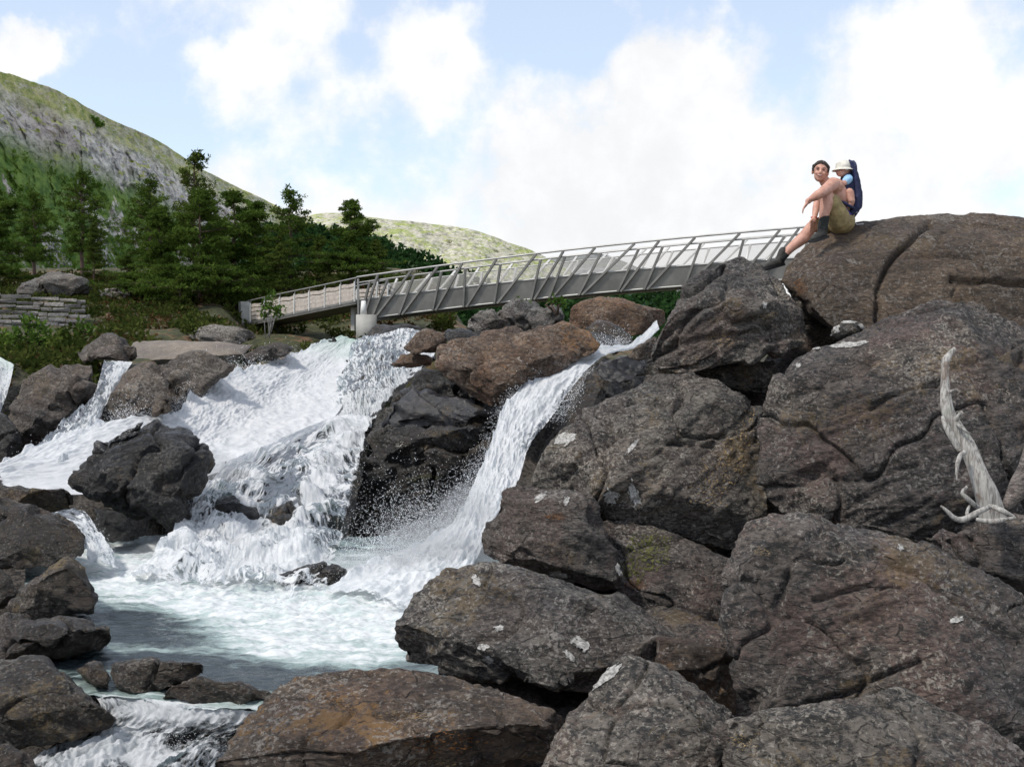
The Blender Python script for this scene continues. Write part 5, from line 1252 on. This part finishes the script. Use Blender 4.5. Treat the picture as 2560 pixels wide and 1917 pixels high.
def wood_tube(mb, pts, n=18, k=40, groove=.15, seed=0.0):
    """tapering weathered limb: pts (x, y, d, half width px)"""
    a = catmull([(*P(p[0], p[1], p[2]), (.70 if p[3] > 12 else .84) * p[3] / F * p[2]) for p in pts], k)
    c = a[:, :3]; r = np.maximum(a[:, 3], .002)
    t = np.gradient(c, axis=0); t /= np.linalg.norm(t, axis=1)[:, None]
    x = np.cross(t, np.array([0, 1.0, .1])); x /= np.linalg.norm(x, axis=1)[:, None]; y = np.cross(t, x)
    th = np.linspace(0, 2 * math.pi, n, endpoint=False)
    vs = []
    L = np.concatenate([[0], np.cumsum(np.linalg.norm(np.diff(c, axis=0), axis=1))])
    for i in range(k):
        q = np.stack([np.cos(th + L[i] * .6) * 2.0, np.sin(th + L[i] * .6) * 2.0, np.full(n, L[i] * 3.4 + seed)], 1)
        rr = r[i] * (1 + groove * fbm(q, 3) + .05 * math.sin(L[i] * 21 + seed))
        vs.append(c[i] + np.outer(np.cos(th) * rr, x[i]) + np.outer(np.sin(th) * rr * .8, y[i]))
    fs = [[i * n + j, i * n + (j + 1) % n, (i + 1) * n + (j + 1) % n, (i + 1) * n + j] for i in range(k - 1) for j in range(n)]
    fs += [list(range(n))[::-1], [(k - 1) * n + j for j in range(n)]]
    mb.add(np.concatenate(vs).tolist(), fs)
dw = empty('driftwood', P(2480, 1290, DW), 'bleached grey driftwood trunk with a curved tip standing on the ledge', 'driftwood')
mb = MB()
wood_tube(mb, [(2388, 870, 6.9, 5), (2374, 886, 6.9, 9), (2364, 905, 6.88, 11), (2362, 940, 6.86, 14), (2364, 985, 6.84, 18), (2370, 1030, 6.82, 22), (2390, 1066, 6.8, 24), (2412, 1105, 6.78, 28), (2434, 1150, 6.75, 31), (2452, 1196, 6.72, 35), (2468, 1240, 6.72, 41), (2480, 1296, 6.72, 50)], 22, 70)
mb.build('trunk', M['wood'], dw, True)
for pts, nm in [([(2356, 1040, 6.8, 4), (2364, 1062, 6.78, 9), (2382, 1095, 6.76, 10), (2400, 1128, 6.74, 8)], 'splinter'),
                ([(2412, 1130, 6.68, 8), (2400, 1140, 6.64, 7), (2393, 1165, 6.6, 6), (2392, 1200, 6.58, 2)], 'branch'),
                ([(2374, 980, 6.8, 6), (2384, 976, 6.78, 4), (2394, 972, 6.76, 2)], 'branch'),
                ([(2390, 1050, 6.75, 9), (2400, 1036, 6.72, 7), (2406, 1030, 6.72, 6)], 'branch'),
                ([(2392, 1060, 6.74, 5), (2410, 1074, 6.72, 4), (2422, 1082, 6.72, 2)], 'splinter'),
                ([(2418, 1216, 6.55, 4), (2406, 1232, 6.55, 6), (2425, 1252, 6.55, 7), (2452, 1275, 6.6, 7)], 'root'),
                ([(2352, 1264, 6.5, 3), (2368, 1278, 6.5, 6), (2388, 1296, 6.5, 7), (2410, 1298, 6.5, 9), (2445, 1280, 6.5, 9), (2478, 1264, 6.55, 7)], 'root'),
                ([(2476, 1264, 6.55, 7), (2505, 1276, 6.5, 9), (2535, 1292, 6.5, 5)], 'root'),
                ([(2440, 1298, 6.48, 6), (2480, 1304, 6.46, 8), (2510, 1298, 6.46, 6), (2540, 1294, 6.46, 3)], 'root'),
                ([(2420, 1298, 6.5, 5), (2418, 1280, 6.52, 6), (2424, 1264, 6.55, 4)], 'root')]:
    mb = MB(); wood_tube(mb, pts, 10, 24, .2, len(pts) * 3.0); mb.build(nm, M['wood'], dw, True)
st = empty('driftwood_stump', P(2560, 1270, 6.9), 'grey weathered stump at the right edge beside the driftwood', 'driftwood')
mb = MB(); wood_tube(mb, [(2512, 1268, 6.8, 16), (2534, 1240, 6.85, 30), (2566, 1186, 6.9, 40), (2600, 1110, 6.95, 44), (2640, 1020, 7.0, 46), (2690, 900, 7.1, 40)], 22, 50, .2, 4.0)
mb.build('trunk', M['stump'], st, True)

# ------------------------------------------------------------------ people
def skin_mat():
    m, t = new_mat('skin')
    pos = t.n('ShaderNodeNewGeometry').outputs['Position']
    c = t.mix(t.ramp(t.noise(pos, 14, 4), .35, .65), (.42, .215, .155), (.54, .30, .225))
    t.n('ShaderNodeOutputMaterial', {'Surface': t.n('ShaderNodeBsdfPrincipled', {'Base Color': c, 'Roughness': .55, 'Subsurface Weight': .12, 'Subsurface Radius': (.02, .008, .004), 'Subsurface Scale': .5})})
    return m
M['skin'] = skin_mat()
M['hair'] = simple('dark_brown_hair', (.028, .018, .012), .7, var=.4, vs=60, bump=.5)
M['khaki'] = simple('khaki_cloth', (.28, .215, .10), .9, var=.2, vs=14, bump=.4)
M['sock'] = simple('dark_sock', (.018, .02, .018), .95, var=.3, vs=40)
M['boot'] = simple('dark_boot_leather', (.03, .028, .024), .75, var=.4, vs=20, bump=.3)
M['sole'] = simple('black_rubber', (.015, .015, .015), .8)
M['navy'] = simple('navy_fabric', (.012, .016, .055), .8, var=.3, vs=20, bump=.3)
M['purple'] = simple('purple_fabric', (.045, .025, .22), .8, var=.2, vs=20)
M['hat'] = simple('cream_cotton', (.60, .57, .50), .9, var=.12, vs=25, bump=.3)
M['sky_blue'] = simple('light_blue_cotton', (.30, .50, .70), .9, var=.15, vs=30, bump=.3)
M['eye'] = simple('dark_eye', (.02, .012, .01), .3)
M['lip'] = simple('lips', (.36, .11, .10), .5)
M['teeth'] = simple('teeth', (.7, .66, .6), .4)
M['red'] = simple('red_cloth', (.35, .03, .02), .8)
M['alloy'] = simple('grey_alloy_tube', (.35, .35, .36), .4, .6)
def solid(mb, vox, it, name, mat, parent, wr=0.0, wf=30):
    me = mb.mesh('tmp'); bm = bmesh.new(); bm.from_mesh(me); bmesh.ops.recalc_face_normals(bm, faces=bm.faces); bm.to_mesh(me); bm.free()
    v, f = remesh(me, vox); v = relax(v, f, it)
    if wr: v = v + normals(v, f) * (wr * fbm(v * wf, 3))[:, None]
    L = np.array(world_loc(parent), np.float32)
    return link(name, mesh_np(name, v - L, f), M[mat], parent)
D0 = 11.45
man = empty('person', P(2092, 572, D0), 'shirtless person in khaki shorts and boots sitting on the huge brown boulder', 'person')
def hand(mb, wrist, palm, fdir, side, spread, curl, s=1.0):
    """palm block, four bent fingers of unequal length and a thumb off its side"""
    fdir = fdir.normalized(); side = (side - fdir * side.dot(fdir)).normalized(); nrm = fdir.cross(side)
    mb.tube([wrist, palm - fdir * .02 * s], [.026 * s, .033 * s], 10)
    for k in range(-1, 3):
        mb.tube([palm - fdir * .03 * s + side * (k - .5) * .018 * s, palm + fdir * .035 * s + side * (k - .5) * .019 * s], [.016 * s, .014 * s], 8)
    for k, ln in zip(range(-1, 3), (.062, .075, .080, .068)):
        b = palm + fdir * .04 * s + side * (k - .5) * .0205 * s
        m1 = b + (fdir + side * (k - .5) * spread).normalized() * ln * .45 * s
        m2 = m1 + (fdir * .8 + curl * .7).normalized() * ln * .32 * s
        e = m2 + (fdir * .45 + curl).normalized() * ln * .25 * s
        mb.tube([b, m1, m2, e], [.0098 * s, .0092 * s, .0085 * s, .0072 * s], 8)
    tb = palm - fdir * .025 * s + side * .030 * s
    mb.tube([tb, tb + (side * .8 + fdir * .7).normalized() * .035 * s, tb + (side * .45 + fdir * 1.0 + curl * .4).normalized() * .062 * s], [.014 * s, .0115 * s, .009 * s], 8)
b = MB()
pel = P(2102, 552, D0); wst = P(2106, 522, D0 - .02); chs = P(2092, 482, D0 - .05); nck = P(2070, 462, D0 - .07)
b.ell(pel, (.13, .17, .13)); b.tube([pel, wst, chs], [.12, .118, .135], 14)
b.ell(P(2096, 492, D0 - .04), (.115, .165, .16), rot=Matrix.Rotation(-.35, 3, 'Y')); b.ell(P(2084, 470, D0 - .06), (.10, .19, .10))
b.tube([chs, nck, P(2060, 452, D0 - .08)], [.10, .062, .055], 12)
HC = P(2051, 429, D0 - .10)
hrot = Matrix.Rotation(math.radians(-14), 3, 'Z') @ Matrix.Rotation(math.radians(8), 3, 'Y')      # looks towards the camera, a little to the left
def hp(x, y, z): return HC + hrot @ Vector((x, y, z))       # head frame: -y is the face
b.ell(hp(0, .012, .025), (.076, .095, .088), 16, 12, hrot); b.ell(hp(0, -.022, -.04), (.060, .068, .072), 14, 10, hrot); b.ell(hp(0, -.048, -.085), (.030, .030, .026), 12, 8, hrot)
b.tube([hp(0, -.086, .012), hp(0, -.100, -.022)], [.010, .016], 8)                            # nose
b.ell(hp(-.034, -.074, -.028), (.022, .016, .018), rot=hrot); b.ell(hp(.034, -.074, -.028), (.022, .016, .018), rot=hrot)   # cheeks
b.tube([hp(-.045, -.076, .022), hp(0, -.088, .024), hp(.045, -.076, .022)], [.010, .012, .010], 8)                            # brow
for s_ in (-1, 1): b.ell(hp(s_ * .078, .012, -.008), (.012, .022, .032), rot=hrot)            # ears
sh = P(2083, 460, D0 - .24); el = P(2051, 484, D0 - .46); wr = P(2026, 499, D0 - .42)
b.tube([P(2086, 464, D0 - .16), sh, sh.lerp(el, .5), el], [.066, .070, .058, .047], 12); b.tube([el, el.lerp(wr, .35), wr], [.048, .049, .030], 12)
hand(b, wr, P(2018, 507, D0 - .42), P(2008, 520, D0 - .43) - P(2018, 505, D0 - .42), Vector((.1, -.7, .5)), .12, Vector((.25, .1, -1)))
sh2 = P(2070, 466, D0 + .12); el2 = P(2043, 508, D0 + .16); wr2 = P(2036, 545, D0 + .02)
b.tube([P(2080, 468, D0 + .06), sh2, sh2.lerp(el2, .5), el2], [.062, .060, .050, .042], 12); b.tube([el2, el2.lerp(wr2, .35), wr2], [.042, .040, .026], 12)
hand(b, wr2, P(2032, 558, D0 - .02), Vector((-.25, -.1, -1)), Vector((-.6, -.6, .1)), .12, Vector((.5, .3, -.5)))
hip = P(2100, 552, D0 - .12); kn = P(2064, 483, D0 - .30); an = P(2058, 566, D0 - .30)
b.tube([hip, hip.lerp(kn, .5), kn], [.10, .085, .060], 14); b.ell(kn + Vector((-.01, -.01, .005)), (.06, .06, .06)); b.tube([kn, kn.lerp(an, .3) + Vector((.018, 0, 0)), kn.lerp(an, .7), an], [.060, .068, .050, .038], 12)
hip2 = P(2096, 556, D0 + .14); kn2 = P(2030, 566, D0 + .10); an2 = P(1958, 640, D0 + .14)
b.tube([hip2, hip2.lerp(kn2, .5), kn2], [.10, .085, .060], 14); b.tube([kn2, kn2.lerp(an2, .3) + Vector((.012, 0, -.02)), kn2.lerp(an2, .7), an2], [.060, .068, .049, .038], 12)
solid(b, .0065, 3, 'body', 'skin', man)
# hair cap
hb = MB(); hb.ell(hp(0, .022, .036), (.080, .095, .084), 18, 12, hrot)
for k in range(26):
    a_ = -1.35 + 2.7 * k / 25; hb.ell(hp(.082 * math.sin(a_), .012 - .080 * math.cos(a_) * .95, .078 - .035 * abs(math.sin(a_)) ** 2 + random.uniform(-.008, .006)), (.014, .012, .016), 8, 6)
for s_ in (-1, 1): hb.ell(hp(s_ * .076, .0, .025), (.013, .030, .040), rot=hrot)
solid(hb, .007, 1, 'hair', 'hair', man, .004, 60)
for s_ in (-1, 1):
    MB().ell(hp(s_ * .031, -.0835, .006), (.009, .005, .004), 10, 6, hrot).build('eye', M['eye'], man, True)
    MB().tube([hp(s_ * .016, -.0935, .023), hp(s_ * .034, -.089, .028), hp(s_ * .05, -.078, .024)], [.0025, .0035, .002], 6).build('eyebrow', M['hair'], man, True)
MB().tube([hp(-.028, -.083, -.050), hp(-.012, -.091, -.057), hp(.012, -.091, -.057), hp(.028, -.083, -.050)], [.003, .0055, .0055, .003], 8).build('mouth', M['lip'], man, True)
MB().tube([hp(-.018, -.092, -.052), hp(0, -.097, -.055), hp(.018, -.092, -.052)], [.002, .003, .002], 6).build('teeth', M['teeth'], man, True)
# shorts
b = MB(); b.ell(pel + Vector((0, 0, -.01)), (.145, .19, .135)); b.tube([pel, P(2106, 528, D0 - .02)], [.14, .128], 16)
b.tube([hip, hip.lerp(kn, .35), hip.lerp(kn, .68)], [.118, .112, .098], 16); b.tube([hip2, hip2.lerp(kn2, .35), hip2.lerp(kn2, .68)], [.115, .105, .092], 16)
solid(b, .009, 2, 'shorts', 'khaki', man, .006, 14)
MB().tube([hip + Vector((.12, -.06, .12)), hip + Vector((.0, -.13, .17)), hip + Vector((-.10, -.06, .20))], .016, 8).build('waist_belt', M['navy'], man, True)
def boot(an, toe, up, nm):
    fw = (toe - an); fw.normalize(); b = MB()
    b.tube([an + up * .09, an + up * .03, an], [.046, .046, .048], 12); b.tube([an - fw * .03 - up * .03, an + fw * .06 - up * .03, an + fw * .13 - up * .04, an + fw * .17 - up * .045], [.040, .041, .036, .028], 12)
    o = solid(b, .008, 2, 'boot', 'boot', man, .003, 40)
    b = MB(); b.bar(an - fw * .065 - up * .068, an + fw * .19 - up * .072, .085, .024, up); b.build('sole', M['sole'], o)
boot(P(2056, 578, D0 - .30), P(2030, 586, D0 - .42), Vector((0.05, 0, 1)), 0)
solid(MB().tube([P(2061, 541, D0 - .30), P(2057, 574, D0 - .30)], [.050, .050], 14), .008, 1, 'sock', 'sock', man, .004, 40)
boot(P(1950, 648, D0 + .14), P(1905, 660, D0 + .05), Vector((.35, 0, 1)).normalized(), 0)
solid(MB().tube([P(1966, 632, D0 + .14), P(1950, 648, D0 + .14)], [.044, .048], 14), .008, 1, 'sock', 'sock', man, .003, 40)
MB().tube([wr2 + Vector((-.03, 0, .005)), wr2 + Vector((.0, -.031, 0)), wr2 + Vector((.03, 0, -.005))], .010, 6).build('wristband', M['red'], man, True)
MB().tube([nck + Vector((-.05, -.05, .0)), nck + Vector((-.01, -.075, -.012)), nck + Vector((.04, -.06, .0))], .005, 6).build('necklace', M['navy'], man, True)

# child carrier
car = empty('child_carrier', P(2130, 545, D0), 'navy child carrier backpack with purple hip belt on the back of the seated person', 'backpack')
b = MB()
b.tube([P(2124, 402, D0 + .02), P(2133, 420, D0 + .02), P(2140, 448, D0 + .02), P(2144, 485, D0 + .02), P(2140, 515, D0 + .02), P(2126, 540, D0 + .02)], [.018, .032, .042, .052, .066, .05], 12)
for dy in (-.12, .12):
    b.tube([P(2127, 405, D0 + dy), P(2138, 440, D0 + dy), P(2145, 485, D0 + dy), P(2139, 518, D0 + dy), P(2122, 540, D0 + dy)], [.020, .026, .032, .045, .035], 10)
b.ell(P(2130, 514, D0), (.050, .13, .10)); b.ell(P(2135, 470, D0), (.032, .12, .16)); b.ell(P(2132, 425, D0), (.028, .12, .10))
solid(b, .010, 2, 'pack_body', 'navy', car, .006, 18)
solid(MB().tube([P(2096, 508, D0 - .19), P(2108, 522, D0 - .20), P(2118, 536, D0 - .16), P(2126, 544, D0 - .05)], [.020, .032, .036, .03], 10), .008, 1, 'hip_belt', 'purple', car)
solid(MB().tube([P(2106, 512, D0 - .18), P(2112, 500, D0 - .17), P(2108, 478, D0 - .17), P(2096, 462, D0 - .2), P(2080, 456, D0 - .20)], [.014, .014, .016, .018, .016], 8), .007, 1, 'shoulder_strap', 'navy', car)
solid(MB().tube([P(2118, 452, D0 - .10), P(2112, 475, D0 - .12), P(2116, 500, D0 - .12)], [.035, .042, .045], 10), .008, 1, 'harness', 'navy', car, .004, 20)
MB().tube([P(2126, 540, D0 - .05), P(2132, 552, D0 - .05), P(2142, 562, D0 - .05), P(2158, 560, D0 - .05)], .008, 6).build('stand_leg', M['alloy'], car, True)
MB().tube([P(2118, 534, D0 - .12), P(2130, 538, D0 - .12), P(2142, 530, D0 - .10)], .008, 6).build('frame_tube', M['alloy'], car, True)

# child in the carrier
kid = empty('person', P(2124, 510, D0), 'small child in a cream sun hat and light blue shirt riding in the carrier', 'person')
kc = P(2108, 424, D0 - .06); krot = Matrix.Rotation(math.radians(-60), 3, 'Z')
b = MB(); b.ell(kc, (.066, .075, .075), 14, 10, krot); b.ell(kc + Vector((-.03, -.02, -.035)), (.05, .05, .045)); b.tube([kc + Vector((-.072, -.022, -.02)), kc + Vector((-.078, -.024, -.03))], .010, 6)
b.tube([kc + Vector((.01, 0, -.05)), P(2116, 448, D0 - .04)], [.035, .045], 10); b.tube([P(2118, 450, D0 - .04), P(2122, 500, D0 - .04)], [.075, .085], 12)
ksh = P(2121, 447, D0 - .12); kel = P(2110, 459, D0 - .17); kwr = P(2096, 454, D0 - .18)
b.tube([ksh, kel], [.034, .028], 10); b.tube([kel, kwr], [.028, .019], 10)
hand(b, kwr, P(2091, 453, D0 - .18), Vector((-1, 0, .1)), Vector((0, -.7, .6)), .1, Vector((-.2, 0, -1)), .52)
kk = P(2126, 480, D0 - .17)
b.tube([P(2126, 500, D0 - .08), P(2124, 481, D0 - .17)], [.05, .045], 12); b.tube([P(2124, 481, D0 - .17), P(2128, 503, D0 - .18), P(2128, 512, D0 - .17)], [.043, .040, .028], 12)
b.tube([P(2128, 510, D0 - .17), P(2120, 516, D0 - .19)], [.026, .020], 10)
solid(b, .006, 3, 'body', 'skin', kid)
b = MB(); b.tube([P(2119, 450, D0 - .05), P(2123, 495, D0 - .05)], [.082, .092], 14); solid(b, .009, 2, 'shirt', 'navy', kid, .004, 20)
b = MB(); b.tube([P(2119, 446, D0 - .08), ksh, ksh.lerp(kel, .55)], [.045, .048, .043], 12); solid(b, .007, 2, 'sleeve', 'sky_blue', kid, .004, 30)
b = MB(); b.ell(kc + Vector((.004, 0, .030)), (.078, .086, .068), 16, 10); b.tube([kc + Vector((.0, 0, .0)), kc + Vector((0, 0, .07))], [.084, .072], 18, False)
b.add(*(lambda vs, fs: (vs, fs))([kc + Vector((math.cos(a) * r, math.sin(a) * r * 1.0, z)) for z, r in ((.008, .082), (-.012, .118), (-.018, .118), (.0, .080)) for a in [2 * math.pi * j / 24 for j in range(24)]],
      [[k * 24 + j, k * 24 + (j + 1) % 24, ((k + 1) % 4) * 24 + (j + 1) % 24, ((k + 1) % 4) * 24 + j] for k in range(4) for j in range(24)]))
solid(b, .006, 1, 'sun_hat', 'hat', kid, .003, 30)
MB().ell(kc + Vector((-.052, -.055, -.018)), (.008, .006, .006)).build('eye', M['eye'], kid, True)
